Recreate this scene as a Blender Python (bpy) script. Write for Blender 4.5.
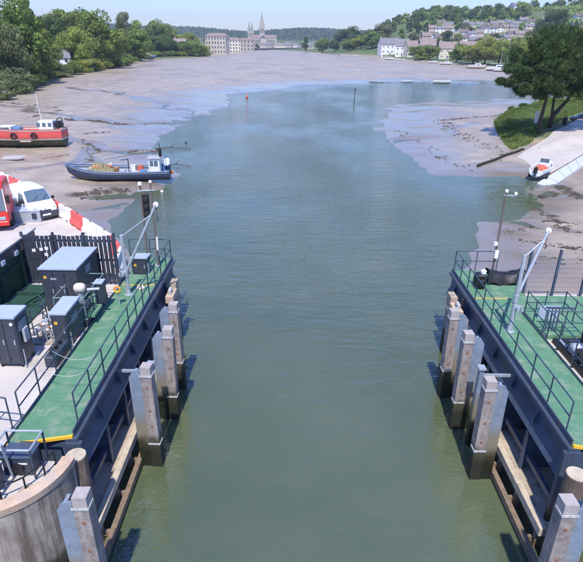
import bpy, bmesh, math, random
import numpy as np
from mathutils import Vector, Matrix, Euler

for o in list(bpy.data.objects):
    bpy.data.objects.remove(o)
scene = bpy.context.scene
COL = scene.collection
rnd = random.Random(7)
R = math.radians

# ------------------------------------------------------------------ camera
FPX, PITCH, ROLL, HCAM = 530.0, R(24.27), R(0.7), 14.5
cam_d = bpy.data.cameras.new('camera')
cam = bpy.data.objects.new('camera', cam_d)
COL.objects.link(cam)
cam_d.sensor_fit = 'HORIZONTAL'
cam_d.sensor_width = 36.0
cam_d.lens = 36.0 * FPX / 583.0
cam_d.clip_start = 0.1
cam_d.clip_end = 9000
CM = Matrix.Rotation(math.pi / 2 - PITCH, 3, 'X') @ Matrix.Rotation(ROLL, 3, 'Z')
cam.matrix_world = Matrix.Translation((0, 0, HCAM)) @ CM.to_4x4()
scene.camera = cam

# ------------------------------------------------------------------ sky, sun, exposure
SUN_TO = Vector((-0.04, -0.72, 1.25)).normalized()
elev = math.asin(SUN_TO.z)
world = bpy.data.worlds.new('World')
scene.world = world
world.use_nodes = True
wn = world.node_tree
for n in list(wn.nodes):
    wn.nodes.remove(n)
sky = wn.nodes.new('ShaderNodeTexSky')
sky.sky_type = 'NISHITA'
sky.sun_disc = False
sky.sun_elevation = elev
sky.sun_rotation = math.atan2(SUN_TO.x, SUN_TO.y)
sky.air_density = 1.6
sky.altitude = 0
sky.dust_density = 0.1
sky.ozone_density = 3.0
bg = wn.nodes.new('ShaderNodeBackground')
bg.inputs['Strength'].default_value = 0.12
wo = wn.nodes.new('ShaderNodeOutputWorld')
tint = wn.nodes.new('ShaderNodeMix')
tint.data_type = 'RGBA'
tint.blend_type = 'MULTIPLY'
tint.inputs[0].default_value = 1.0
tint.inputs[7].default_value = (0.56, 0.72, 1.30, 1)
wn.links.new(sky.outputs[0], tint.inputs[6])
wn.links.new(tint.outputs[2], bg.inputs[0])
wn.links.new(bg.outputs[0], wo.inputs[0])
sun_d = bpy.data.lights.new('sun', 'SUN')
sun_d.energy = 4.0
sun_d.angle = R(1.2)
sun_d.color = (1.0, 0.95, 0.87)
sun = bpy.data.objects.new('sun', sun_d)
COL.objects.link(sun)
sun.rotation_euler = SUN_TO.to_track_quat('Z', 'Y').to_euler()
sun.location = (-60, -60, 120)
vs = scene.view_settings
vs.view_transform = 'Standard'
vs.look = 'None'
vs.exposure = 0.55
vs.gamma = 1.0
vs.use_curve_mapping = False

# ------------------------------------------------------------------ pixel -> place (583 x 562 photo)
O = Vector((0, 0, HCAM))
def ray(px, py):
    return CM @ Vector(((px - 291.5) / FPX, -(py - 281.0) / FPX, -1.0))
def W(px, py, z=0.0):
    d = ray(px, py)
    return O + d * ((z - HCAM) / d.z)
def WY(px, py, Y):
    d = ray(px, py)
    return O + d * (Y / d.y)

# ------------------------------------------------------------------ materials
def nod(nt, t, **k):
    n = nt.nodes.new(t)
    for a, b in k.items():
        setattr(n, a, b)
    return n
MATS = {}
def mat(name, col, rough=0.6, metal=0.0, var=0.18, scale=2.0, bump=0.0, bscale=25.0, spec=0.5,
        dirt=None, dirt_amt=0.0, dscale=1.2, tide=None, streak=False):
    """Principled surface with noise-driven colour variation, optional dirt patches, vertical streaks, tide staining."""
    m = bpy.data.materials.new(name)
    m.use_nodes = True
    nt = m.node_tree
    L = nt.links.new
    b = nt.nodes['Principled BSDF']
    b.inputs['Roughness'].default_value = rough
    b.inputs['Metallic'].default_value = metal
    b.inputs['Specular IOR Level'].default_value = spec
    geo = nod(nt, 'ShaderNodeNewGeometry')
    pos = geo.outputs['Position']
    n1 = nod(nt, 'ShaderNodeTexNoise')
    n1.inputs['Scale'].default_value = scale
    n1.inputs['Detail'].default_value = 6
    n1.inputs['Roughness'].default_value = 0.65
    L(pos, n1.inputs['Vector'])
    mr = nod(nt, 'ShaderNodeMapRange')
    mr.inputs['From Min'].default_value = 0.3
    mr.inputs['From Max'].default_value = 0.7
    mr.inputs['To Min'].default_value = 1 - var
    mr.inputs['To Max'].default_value = 1 + var
    L(n1.outputs['Fac'], mr.inputs['Value'])
    mul = nod(nt, 'ShaderNodeVectorMath', operation='SCALE')
    mul.inputs[0].default_value = col
    L(mr.outputs[0], mul.inputs['Scale'])
    out = mul.outputs[0]
    if dirt:
        n2 = nod(nt, 'ShaderNodeTexNoise')
        n2.inputs['Detail'].default_value = 8
        n2.inputs['Roughness'].default_value = 0.7
        n2.inputs['Scale'].default_value = dscale
        if streak:
            mp = nod(nt, 'ShaderNodeMapping')
            mp.inputs['Scale'].default_value = (4, 4, 0.35)
            L(pos, mp.inputs['Vector'])
            L(mp.outputs[0], n2.inputs['Vector'])
        else:
            L(pos, n2.inputs['Vector'])
        r2 = nod(nt, 'ShaderNodeMapRange', interpolation_type='SMOOTHSTEP')
        r2.inputs['From Min'].default_value = 0.62 - 0.3 * dirt_amt
        r2.inputs['From Max'].default_value = 0.78 - 0.2 * dirt_amt
        L(n2.outputs['Fac'], r2.inputs['Value'])
        mx = nod(nt, 'ShaderNodeMix', data_type='RGBA')
        L(r2.outputs[0], mx.inputs[0])
        L(out, mx.inputs[6])
        mx.inputs[7].default_value = (*dirt, 1)
        out = mx.outputs[2]
    if tide:
        sep = nod(nt, 'ShaderNodeSeparateXYZ')
        L(pos, sep.inputs[0])
        nz = nod(nt, 'ShaderNodeTexNoise')
        nz.inputs['Scale'].default_value = 4.0
        nz.inputs['Detail'].default_value = 5
        L(pos, nz.inputs['Vector'])
        ad = nod(nt, 'ShaderNodeMath', operation='MULTIPLY_ADD')
        L(nz.outputs['Fac'], ad.inputs[0])
        ad.inputs[1].default_value = -0.5
        L(sep.outputs['Z'], ad.inputs[2])
        for zc, wd, c in tide:
            rr = nod(nt, 'ShaderNodeMapRange', interpolation_type='SMOOTHSTEP')
            rr.inputs['From Min'].default_value = zc - 0.25 - wd
            rr.inputs['From Max'].default_value = zc - 0.25 + wd
            rr.inputs['To Min'].default_value = 1
            rr.inputs['To Max'].default_value = 0
            L(ad.outputs[0], rr.inputs['Value'])
            mx = nod(nt, 'ShaderNodeMix', data_type='RGBA')
            L(rr.outputs[0], mx.inputs[0])
            L(out, mx.inputs[6])
            mx.inputs[7].default_value = (*c, 1)
            out = mx.outputs[2]
    L(out, b.inputs['Base Color'])
    if bump > 0:
        n3 = nod(nt, 'ShaderNodeTexNoise')
        n3.inputs['Scale'].default_value = bscale
        n3.inputs['Detail'].default_value = 5
        if streak:
            mp3 = nod(nt, 'ShaderNodeMapping')
            mp3.inputs['Scale'].default_value = (1, 1, 0.12)
            L(pos, mp3.inputs['Vector'])
            L(mp3.outputs[0], n3.inputs['Vector'])
        else:
            L(pos, n3.inputs['Vector'])
        bp = nod(nt, 'ShaderNodeBump')
        bp.inputs['Strength'].default_value = bump
        bp.inputs['Distance'].default_value = 0.03
        L(n3.outputs['Fac'], bp.inputs['Height'])
        L(bp.outputs[0], b.inputs['Normal'])
    MATS[name] = m
    return m

TIDE = [(1.4, 0.25, (0.050, 0.048, 0.026)), (0.95, 0.25, (0.016, 0.018, 0.009))]
mat('deck_green', (0.088, 0.215, 0.122), 0.75, var=0.12, scale=3, bump=0.3, bscale=60, dirt=(0.20, 0.27, 0.19), dirt_amt=0.5, dscale=1.6)
mat('yellow', (0.75, 0.42, 0.03), 0.6, dirt=(0.3, 0.2, 0.06), dirt_amt=0.25, dscale=5)
mat('navy', (0.050, 0.074, 0.118), 0.42, var=0.25, scale=1.5, bump=0.15, bscale=6, dirt=(0.11, 0.085, 0.07), dirt_amt=0.34, dscale=1.7, streak=True)
mat('navy_wet', (0.050, 0.072, 0.112), 0.5, var=0.2, scale=1.5, dirt=(0.05, 0.045, 0.04), dirt_amt=0.3, dscale=1.5, streak=True, tide=TIDE)
mat('navy_box', (0.038, 0.046, 0.066), 0.4, var=0.15, scale=2, dirt=(0.085, 0.08, 0.078), dirt_amt=0.32, dscale=2, streak=True)
mat('lid_grey', (0.36, 0.42, 0.52), 0.45, var=0.08, scale=2, dirt=(0.25, 0.28, 0.33), dirt_amt=0.35, dscale=2)
mat('rail_navy', (0.045, 0.07, 0.10), 0.45, var=0.2, scale=4)
mat('galv', (0.42, 0.46, 0.50), 0.42, metal=0.35, var=0.15, scale=5, dirt=(0.3, 0.27, 0.24), dirt_amt=0.2, dscale=3)
mat('galv_pile', (0.22, 0.27, 0.34), 0.5, metal=0.15, var=0.2, scale=3, dirt=(0.4, 0.33, 0.25), dirt_amt=0.3, dscale=1.2, streak=True,
    tide=[(2.2, 0.5, (0.24, 0.21, 0.155)), (1.3, 0.25, (0.055, 0.05, 0.028)), (0.9, 0.25, (0.016, 0.018, 0.009))])
mat('timber', (0.25, 0.212, 0.195), 0.85, var=0.4, scale=5, bump=0.8, bscale=14, dirt=(0.36, 0.32, 0.29), dirt_amt=0.42, dscale=1.2, streak=True, tide=TIDE)
mat('timber_cap', (0.36, 0.32, 0.30), 0.85, var=0.15, scale=8, bump=0.3, bscale=15)
mat('timber_dark', (0.13, 0.095, 0.075), 0.85, var=0.35, scale=3, bump=0.5, bscale=10, dirt=(0.28, 0.23, 0.19), dirt_amt=0.3, dscale=1.0, streak=True)
mat('timber_pale', (0.46, 0.39, 0.29), 0.85, var=0.2, scale=4, bump=0.3, bscale=14, dirt=(0.25, 0.2, 0.13), dirt_amt=0.3, dscale=3)
mat('waling', (0.20, 0.145, 0.095), 0.8, var=0.3, scale=4, bump=0.3, bscale=14, dirt=(0.12, 0.09, 0.05), dirt_amt=0.4, dscale=3)
mat('strap', (0.50, 0.51, 0.51), 0.6, metal=0.2, var=0.25, scale=8, dirt=(0.30, 0.22, 0.16), dirt_amt=0.4, dscale=6)
mat('shelf', (0.40, 0.33, 0.25), 0.9, var=0.2, scale=2, bump=0.3, bscale=18, dirt=(0.2, 0.17, 0.12), dirt_amt=0.45, dscale=1.3)
mat('under', (0.10, 0.065, 0.04), 0.8, var=0.4, scale=1.5, bump=0.4, bscale=8, dirt=(0.17, 0.10, 0.055), dirt_amt=0.4, dscale=1)
mat('concrete', (0.50, 0.455, 0.41), 0.9, var=0.12, scale=1.2, bump=0.25, bscale=30, dirt=(0.36, 0.33, 0.30), dirt_amt=0.45, dscale=0.6)
mat('concrete_old', (0.34, 0.29, 0.25), 0.9, var=0.35, scale=1.5, bump=0.6, bscale=9, dirt=(0.13, 0.105, 0.08), dirt_amt=0.62, dscale=0.9, streak=True, tide=TIDE)
mat('concrete_rim', (0.50, 0.355, 0.25), 0.9, var=0.25, scale=3, bump=0.4, bscale=14, dirt=(0.44, 0.36, 0.30), dirt_amt=0.5, dscale=2.0)
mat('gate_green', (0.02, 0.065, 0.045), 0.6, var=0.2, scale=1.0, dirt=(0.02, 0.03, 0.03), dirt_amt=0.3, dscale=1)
mat('black', (0.012, 0.012, 0.014), 0.5, var=0.2)
mat('rubber', (0.02, 0.02, 0.02), 0.8, var=0.2)
mat('white', (0.78, 0.78, 0.77), 0.45, var=0.05, dirt=(0.6, 0.58, 0.54), dirt_amt=0.15, dscale=3)
mat('van_white', (0.80, 0.81, 0.82), 0.25, var=0.03)
mat('barrier_red', (0.72, 0.10, 0.085), 0.5, var=0.1, dirt=(0.5, 0.2, 0.17), dirt_amt=0.2, dscale=2)
mat('barrier_white', (0.76, 0.74, 0.71), 0.5, var=0.06, dirt=(0.55, 0.5, 0.45), dirt_amt=0.2, dscale=2)
mat('truck_red', (0.62, 0.035, 0.03), 0.3, var=0.05)
mat('glass', (0.10, 0.15, 0.19), 0.08, var=0.1, spec=0.9)
mat('rust', (0.26, 0.12, 0.065), 0.85, var=0.35, scale=6, bump=0.3)
mat('orange', (0.85, 0.30, 0.04), 0.5)
mat('pale_skinny', (0.62, 0.55, 0.46), 0.6)
mat('hull_blue', (0.03, 0.055, 0.115), 0.45, var=0.2, scale=1.5, dirt=(0.12, 0.12, 0.15), dirt_amt=0.3, dscale=1.5, streak=True)
mat('hull_foul', (0.13, 0.11, 0.085), 0.85, var=0.35, scale=2, dirt=(0.06, 0.065, 0.035), dirt_amt=0.5, dscale=1.5)
mat('hull_red', (0.66, 0.10, 0.085), 0.5, var=0.12, scale=1.5, dirt=(0.5, 0.25, 0.2), dirt_amt=0.2, dscale=1.5, streak=True)
mat('hull_algae', (0.075, 0.085, 0.05), 0.85, var=0.4, scale=1.5, dirt=(0.16, 0.14, 0.09), dirt_amt=0.4, dscale=1.2)
mat('boat_grey', (0.36, 0.37, 0.38), 0.6, var=0.15, dirt=(0.25, 0.22, 0.18), dirt_amt=0.3)
mat('boat_blue', (0.10, 0.19, 0.36), 0.5, var=0.15)
mat('net', (0.27, 0.225, 0.13), 0.95, var=0.5, scale=6, bump=0.8, bscale=14, dirt=(0.2, 0.26, 0.1), dirt_amt=0.4, dscale=4)
mat('rope_red', (0.5, 0.12, 0.07), 0.9)
mat('weed', (0.060, 0.050, 0.034), 0.75, var=0.5, scale=3, bump=0.6, bscale=8)
mat('pontoon', (0.52, 0.55, 0.62), 0.6, var=0.08, scale=2, dirt=(0.4, 0.42, 0.46), dirt_amt=0.3)
mat('slip', (0.46, 0.415, 0.37), 0.9, var=0.12, scale=0.5, bump=0.3, bscale=12, dirt=(0.40, 0.355, 0.32), dirt_amt=0.4, dscale=0.25)
mat('bark', (0.055, 0.042, 0.034), 0.95, var=0.3, scale=6, bump=0.8, bscale=10)
mat('stone', (0.40, 0.34, 0.27), 0.9, var=0.12, scale=0.15)
mat('stone_pale', (0.52, 0.46, 0.38), 0.9, var=0.1, scale=0.15)
mat('copper', (0.26, 0.30, 0.24), 0.8, var=0.1)
mat('slate', (0.17, 0.16, 0.175), 0.7, var=0.2, scale=0.5)
mat('slate_brown', (0.24, 0.18, 0.165), 0.8, var=0.2, scale=0.5)
mat('slate_dark', (0.14, 0.115, 0.105), 0.8, var=0.3, scale=0.4)
mat('render_white', (0.74, 0.72, 0.68), 0.85, var=0.06, scale=0.4)
mat('render_cream', (0.66, 0.58, 0.45), 0.85, var=0.06, scale=0.4)
mat('render_pink', (0.50, 0.38, 0.33), 0.85, var=0.1, scale=0.4)
mat('window_dark', (0.05, 0.06, 0.075), 0.15, var=0.1)
mat('car_dark', (0.02, 0.022, 0.028), 0.2, var=0.05)
mat('wall_dark', (0.12, 0.11, 0.10), 0.9, var=0.2, scale=0.3)

def leaf_mat(name, col, var=0.5, scale=0.35, trans=0.35):
    m = bpy.data.materials.new(name)
    m.use_nodes = True
    nt = m.node_tree
    L = nt.links.new
    nt.nodes.remove(nt.nodes['Principled BSDF'])
    out = nt.nodes['Material Output']
    geo = nod(nt, 'ShaderNodeNewGeometry')
    info = nod(nt, 'ShaderNodeObjectInfo')
    n1 = nod(nt, 'ShaderNodeTexNoise')
    n1.inputs['Scale'].default_value = scale
    n1.inputs['Detail'].default_value = 4
    L(geo.outputs['Position'], n1.inputs['Vector'])
    a = nod(nt, 'ShaderNodeMapRange')
    a.inputs['From Min'].default_value = 0.3
    a.inputs['From Max'].default_value = 0.7
    a.inputs['To Min'].default_value = 1 - var
    a.inputs['To Max'].default_value = 1 + var
    L(n1.outputs['Fac'], a.inputs['Value'])
    h = nod(nt, 'ShaderNodeHueSaturation')
    h.inputs['Color'].default_value = (*col, 1)
    mh = nod(nt, 'ShaderNodeMapRange')
    mh.inputs['To Min'].default_value = 0.478
    mh.inputs['To Max'].default_value = 0.522
    L(info.outputs['Random'], mh.inputs['Value'])
    L(mh.outputs[0], h.inputs['Hue'])
    L(a.outputs[0], h.inputs['Value'])
    d = nod(nt, 'ShaderNodeBsdfDiffuse')
    t = nod(nt, 'ShaderNodeBsdfTranslucent')
    L(h.outputs[0], d.inputs['Color'])
    L(h.outputs[0], t.inputs['Color'])
    mx = nod(nt, 'ShaderNodeMixShader')
    mx.inputs[0].default_value = trans
    L(d.outputs[0], mx.inputs[1])
    L(t.outputs[0], mx.inputs[2])
    L(mx.outputs[0], out.inputs['Surface'])
    MATS[name] = m
    return m
leaf_mat('leaf_mid', (0.20, 0.265, 0.068))
leaf_mat('leaf_dark', (0.105, 0.155, 0.052))
leaf_mat('leaf_light', (0.29, 0.35, 0.085))
leaf_mat('leaf_grey', (0.19, 0.22, 0.10))
leaf_mat('leaf_pine', (0.085, 0.130, 0.045), scale=0.6)
leaf_mat('leaf_grass', (0.17, 0.22, 0.06), scale=0.5, var=.45)
leaf_mat('leaf_flower', (0.40, 0.38, 0.30))
leaf_mat('leaf_far', (0.06, 0.10, 0.04), scale=0.02)

# ------------------------------------------------------------------ mesh building helpers
class MB:
    def __init__(s):
        s.v = []
        s.f = []
    def add(s, vs_, fs):
        n = len(s.v)
        s.v += [tuple(p) for p in vs_]
        s.f += [tuple(i + n for i in f) for f in fs]
        return s
    def box(s, x0, x1, y0, y1, z0, z1):
        return s.add([(x0, y0, z0), (x1, y0, z0), (x1, y1, z0), (x0, y1, z0), (x0, y0, z1), (x1, y0, z1), (x1, y1, z1), (x0, y1, z1)],
                     [(0, 3, 2, 1), (4, 5, 6, 7), (0, 1, 5, 4), (1, 2, 6, 5), (2, 3, 7, 6), (3, 0, 4, 7)])
    def bbox(s, x0, x1, y0, y1, z0, z1, b=0.02):
        """box with chamfered vertical and top edges"""
        def ring(i, z):
            return [(x0 + i + b, y0 + i, z), (x1 - i - b, y0 + i, z), (x1 - i, y0 + i + b, z), (x1 - i, y1 - i - b, z),
                    (x1 - i - b, y1 - i, z), (x0 + i + b, y1 - i, z), (x0 + i, y1 - i - b, z), (x0 + i, y0 + i + b, z)]
        return s.loft([ring(0, z0), ring(0, z1 - b), ring(b, z1)], True)
    def bar(s, a, b, w, h=None, up=(0, 0, 1)):
        a = Vector(a); b = Vector(b)
        h = h or w
        d = (b - a).normalized()
        u = Vector(up)
        if abs(d.dot(u)) > 0.98:
            u = Vector((0, 1, 0))
        r = d.cross(u).normalized() * (w / 2)
        t = r.cross(d).normalized() * (h / 2)
        return s.add([a - r - t, a + r - t, a + r + t, a - r + t, b - r - t, b + r - t, b + r + t, b - r + t],
                     [(0, 1, 2, 3), (7, 6, 5, 4), (0, 4, 5, 1), (1, 5, 6, 2), (2, 6, 7, 3), (3, 7, 4, 0)])
    def tube(s, pts, r, n=8, r1=None):
        pts = [Vector(p) for p in pts]
        rings = []
        prev = None
        for i, p in enumerate(pts):
            d = (pts[min(i + 1, len(pts) - 1)] - pts[max(i - 1, 0)]).normalized()
            if prev is None:
                u = Vector((0, 0, 1)) if abs(d.z) < 0.9 else Vector((1, 0, 0))
                a = d.cross(u).normalized()
            else:
                a = (prev - d * prev.dot(d)).normalized()
            prev = a
            b = d.cross(a)
            rr = r if r1 is None else r + (r1 - r) * i / max(1, len(pts) - 1)
            rings.append([p + (a * math.cos(2 * math.pi * k / n) + b * math.sin(2 * math.pi * k / n)) * rr for k in range(n)])
        return s.loft(rings, True)
    def loft(s, rings, closed=True, cap=True):
        n = len(rings[0])
        vs_ = [p for r in rings for p in r]
        fs = []
        for i in range(len(rings) - 1):
            for k in range(n if closed else n - 1):
                k2 = (k + 1) % n
                fs.append((i * n + k, i * n + k2, (i + 1) * n + k2, (i + 1) * n + k))
        if cap and closed:
            fs.append(tuple(range(n))[::-1])
            fs.append(tuple((len(rings) - 1) * n + k for k in range(n)))
        return s.add(vs_, fs)
    def prism(s, poly, z0, z1):
        n = len(poly)
        return s.add([(p[0], p[1], z0) for p in poly] + [(p[0], p[1], z1) for p in poly],
                     [tuple(range(n))[::-1], tuple(range(n, 2 * n))] + [(i, (i + 1) % n, n + (i + 1) % n, n + i) for i in range(n)])
    def lathe(s, prof, n=16, c=(0, 0, 0), axis='z'):
        rings = []
        for r, z in prof:
            ring = []
            for k in range(n):
                a = 2 * math.pi * k / n
                p = (r * math.cos(a), r * math.sin(a), z)
                if axis == 'y':
                    p = (p[0], p[2], p[1])
                elif axis == 'x':
                    p = (p[2], p[0], p[1])
                ring.append((p[0] + c[0], p[1] + c[1], p[2] + c[2]))
            rings.append(ring)
        return s.loft(rings, True)
    def build(s, name, m, parent=None, world=True, smooth=False):
        me = bpy.data.meshes.new(name)
        off = Vector((0, 0, 0))
        if parent is not None and world:
            p = parent
            while p is not None:
                off += p.location
                p = p.parent
        me.from_pydata([(p[0] - off.x, p[1] - off.y, p[2] - off.z) for p in s.v], [], s.f)
        bm = bmesh.new()
        bm.from_mesh(me)
        bmesh.ops.recalc_face_normals(bm, faces=bm.faces)
        bm.to_mesh(me)
        bm.free()
        if smooth:
            me.polygons.foreach_set('use_smooth', [True] * len(me.polygons))
        me.materials.append(MATS[m] if isinstance(m, str) else m)
        o = bpy.data.objects.new(name, me)
        COL.objects.link(o)
        o.parent = parent
        return o
def tag(o, label=None, cat=None, group=None, kind=None):
    if label: o['label'] = label
    if cat: o['category'] = cat
    if group: o['group'] = group
    if kind: o['kind'] = kind
    return o
def thing(name, label, cat, loc=(0, 0, 0), rz=0.0, group=None, rot=None):
    o = bpy.data.objects.new(name, None)
    o.empty_display_size = 0.3
    COL.objects.link(o)
    o.location = loc
    o.rotation_euler = rot if rot else (0, 0, rz)
    return tag(o, label, cat, group)
def clone(o, parent=None):
    c = o.copy()
    COL.objects.link(c)
    c.parent = parent
    for ch in [k for k in bpy.data.objects if k.parent == o]:
        clone(ch, c)
    return c
def sstep(a, b, x):
    t = np.clip((x - a) / (b - a), 0, 1)
    return t * t * (3 - 2 * t)

# ------------------------------------------------------------------ terrain
def wpoly(pts, z=0.0):
    out = []
    for p in pts:
        if len(p) == 3:
            out.append((p[1], p[2]))
        else:
            w = W(p[0], p[1], z)
            out.append((w.x, w.y))
    return np.array(out)
RIVER = wpoly([('w', -9.5, -400), ('w', -9.5, 30), (112, 226), (118, 208), (132, 193), (165, 183), (171, 174), (162, 148), (167, 135), (178, 124),
               (206, 113), (229, 100), (231, 94.5), (255, 92.6), (289, 87), (320, 84.3), (357, 83.5), (400, 82.5), (440, 82.5),
               (500, 83.2), (583, 86.5), (700, 90), (700, 95), (583, 96), (510, 98), (480, 101), (430, 101), (395, 104), (383, 110), (379, 117),
               (383, 128), (392, 140), (410, 155), (420, 167), (440, 173), (470, 176), (488, 178), (512, 179), (534, 187), (530, 203), (508, 217),
               (485, 223), (480, 235), (490, 252), ('w', 12.0, 33), ('w', 12.0, -400)])
LEFTB = wpoly([('w', -500, 60), ('w', -130, 100), (0, 96), (20, 88), (40, 81), (80, 73), (120, 66), (150, 60.5), (200, 58), (215, 54), (240, 51.5),
               ('w', -95, 3400), ('w', -3000, 3400), ('w', -3000, 60)], 0.8)
RIGHTB = wpoly([('w', 700, 150), ('w', 260, 250), (583, 72.5), (500, 68), (450, 64), (400, 60.5), (380, 58), (330, 55), (300, 51.5), ('w', -95, 1150), ('w', -95, 3400), ('w', 3000, 3400), ('w', 3000, 150)], 0.8)
NEARR = wpoly([(488, 114), (490, 122), (497, 134), (505, 141), (520, 143), (536, 139), (522, 149), ('w', 46, 76), ('w', 60, 40), ('w', 300, 40), ('w', 300, 120), (700, 93), (583, 99), (530, 104), (505, 109)], 1.2)

def sdist(poly, X, Y):
    """signed distance: negative inside"""
    d = np.full(X.shape, 1e18)
    ins = np.zeros(X.shape, bool)
    n = len(poly)
    for i in range(n):
        ax, ay = poly[i]
        bx, by = poly[(i + 1) % n]
        ex, ey = bx - ax, by - ay
        t = np.clip(((X - ax) * ex + (Y - ay) * ey) / (ex * ex + ey * ey + 1e-12), 0, 1)
        d = np.minimum(d, (X - ax - t * ex) ** 2 + (Y - ay - t * ey) ** 2)
        if ay != by:
            c = ((ay > Y) != (by > Y)) & (X < (bx - ax) * (Y - ay) / (by - ay) + ax)
            ins ^= c
    d = np.sqrt(d)
    return np.where(ins, -d, d)
_r = np.random.RandomState(3)
_wv = [(10 ** _r.uniform(-0.9, 0.5), _r.uniform(0, 6.28), _r.uniform(0, 6.28)) for _ in range(40)]
def lump(X, Y):
    z = np.zeros_like(X)
    for k, a, p in _wv:
        z += np.sin((X * math.cos(a) + Y * math.sin(a)) * k + p + 1.5 * np.sin(0.31 * k * (X * math.sin(a) - Y * math.cos(a)) + 2 * p)) / (k + 0.35)
    return z / 10.0
GULLY = [wpoly(q, .4) for q in ([(-10, 104), (40, 112), (80, 119), (130, 123), (175, 122)], [(60, 136), (85, 142), (100, 150), (130, 151), (168, 149)], [(35, 168), (70, 163), (92, 158), (108, 151)],
    [(60, 192), (95, 190), (125, 196), (140, 190)], [(75, 215), (100, 203), (118, 200)], [(60, 88), (110, 92), (150, 101), (195, 113)], [(583, 195), (560, 188), (540, 190)], [(583, 232), (545, 222), (515, 216)],
    [(470, 122), (450, 132), (425, 140), (395, 138)], [(230, 66), (290, 70), (350, 72), (420, 76)])]
def gully(X, Y):
    d = np.full(X.shape, 1e9)
    wx = X + 1.6 * np.sin(Y * .45) + .8 * np.sin(X * .9 + 1); wy = Y + 1.2 * np.sin(X * .55)
    for g in GULLY:
        for i in range(len(g) - 1):
            ax, ay = g[i]; bx, by = g[i + 1]
            ex, ey = bx - ax, by - ay
            t = np.clip(((wx - ax) * ex + (wy - ay) * ey) / (ex * ex + ey * ey), 0, 1)
            d = np.minimum(d, np.hypot(wx - ax - t * ex, wy - ay - t * ey) / (1 + .004 * np.maximum(ay, 0)))
    return d
def terrain(X, Y):
    X = np.asarray(X, float)
    Y = np.asarray(Y, float)
    dr = sdist(RIVER, X, Y)
    dl = -sdist(LEFTB, X, Y)
    dR = -sdist(RIGHTB, X, Y)
    dn = -sdist(NEARR, X, Y)
    lm = lump(X, Y)
    dr = dr + 2.2 * lm * (.35 + sstep(30, 140, Y)) + .5 * np.sin(X * .9 + 2 * np.sin(Y * .35)) * np.sin(Y * .7 + 1)
    far = sstep(25, 160, Y)
    mud = np.where(dr < 0, np.maximum(dr * 0.10, -1.6) - 0.02, 0.85 * (1 - np.exp(-np.maximum(dr, 0) / (8 + 22 * far)))) + 0.10 * lm * np.clip(np.abs(dr) / 4, 0.15, 1)
    gd = gully(X, Y)
    mud = mud + np.where(dr > .5, -.30 * np.exp(-(gd / .8) ** 2) + .14 * np.exp(-((gd - 1.9) / .9) ** 2), 0)
    # beach rising towards the right of the right pier
    mud = mud + np.where(dr > 0, 1.0 * sstep(18, 60, X) * sstep(75, 45, Y) * sstep(0, 8, dr), 0)
    h = mud
    hl = 1.2 * sstep(-1.5, 4, dl) + 0.10 * np.maximum(dl, 0)
    hl = np.where(hl > 22, 22 + 6 * np.tanh((hl - 22) / 12), hl)
    ridge = np.exp(-((Y - 2700) / 520.0) ** 2) * (62 - 0.013 * (X + 600) + 8 * np.sin(X / 210.0) + 5 * np.sin(X / 83.0 + 1))
    f = sstep(30, 240, X)
    prof = np.interp(Y, [380, 560, 600, 640, 700, 770, 900, 1000, 1300, 2000], [0, 1.5, 6, 13, 23, 31, 50, 54, 50, 10])
    ang = X / np.maximum(Y, 1)
    hr = 1.2 * sstep(-1.5, 4, dR) + np.minimum(np.maximum(dR, 0) * .35, prof * sstep(.05, .24, ang) * (1 + .22 * sstep(.3, .55, ang)) + np.maximum(dR, 0) * .012 + 1.5 * np.sin(X / 47.0) * sstep(.15, .3, ang) * sstep(120, 300, dR))
    h = np.where(dl > -1.5, np.maximum(h, hl), h)
    h = np.where(dR > -1.5, np.maximum(h, hr), h)
    h = np.maximum(h, np.where(Y > 1500, ridge, -5))
    hn = 0.3 + 1.7 * sstep(-1.0, 5, dn)
    h = np.where(dn > -1.0, np.maximum(h, hn), h)
    return h
def hgt(x, y):
    return float(terrain(np.array([x]), np.array([y]))[0])

ys = list(np.linspace(-250, 20, 40))[:-1]
y = 20.0
while y < 3300:
    ys.append(y)
    y += max(0.4, 0.0105 * y)
ys = np.array(ys + [3300.0])
NC = 300
tt = np.linspace(-1, 1, NC)
tt = np.sign(tt) * (0.75 * np.abs(tt) + 0.25 * np.abs(tt) ** 3)
GX = np.array([np.clip(tt * (80 + 0.95 * max(yy, 0)), -2200, 2200) for yy in ys])
GY = np.repeat(ys[:, None], NC, 1)
GZ = terrain(GX, GY)
dR_ = -sdist(RIGHTB, GX, GY); dL_ = -sdist(LEFTB, GX, GY); dN_ = -sdist(NEARR, GX, GY); dW_ = sdist(RIVER, GX, GY)
grass = np.clip(np.maximum.reduce([sstep(2, 7, dR_), sstep(1, 5, dL_), sstep(0.5, 2.5, dN_), sstep(1400, 1500, GY)]), 0, 1)
wet = np.exp(-np.maximum(dW_, 0) / (5 + 18 * sstep(40, 150, GY)))
wet = np.clip(np.maximum(wet, 1.3 * np.exp(-(gully(GX, GY) / .9) ** 2)), 0, 1.2)
nr = len(ys)
me = bpy.data.meshes.new('ground')
V = np.stack([GX, GY, GZ], -1).reshape(-1, 3)
idx = np.arange(nr * NC).reshape(nr, NC)
F = np.stack([idx[:-1, :-1], idx[:-1, 1:], idx[1:, 1:], idx[1:, :-1]], -1).reshape(-1, 4)
me.from_pydata(V.tolist(), [], F.tolist())
me.polygons.foreach_set('use_smooth', [True] * len(me.polygons))
for nm, arr in (('grass', grass), ('wet', wet)):
    at = me.attributes.new(nm, 'FLOAT', 'POINT')
    at.data.foreach_set('value', arr.reshape(-1).astype(np.float32))
gm = bpy.data.materials.new('ground')
gm.use_nodes = True
nt = gm.node_tree
L = nt.links.new
b = nt.nodes['Principled BSDF']
geo = nod(nt, 'ShaderNodeNewGeometry')
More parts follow.
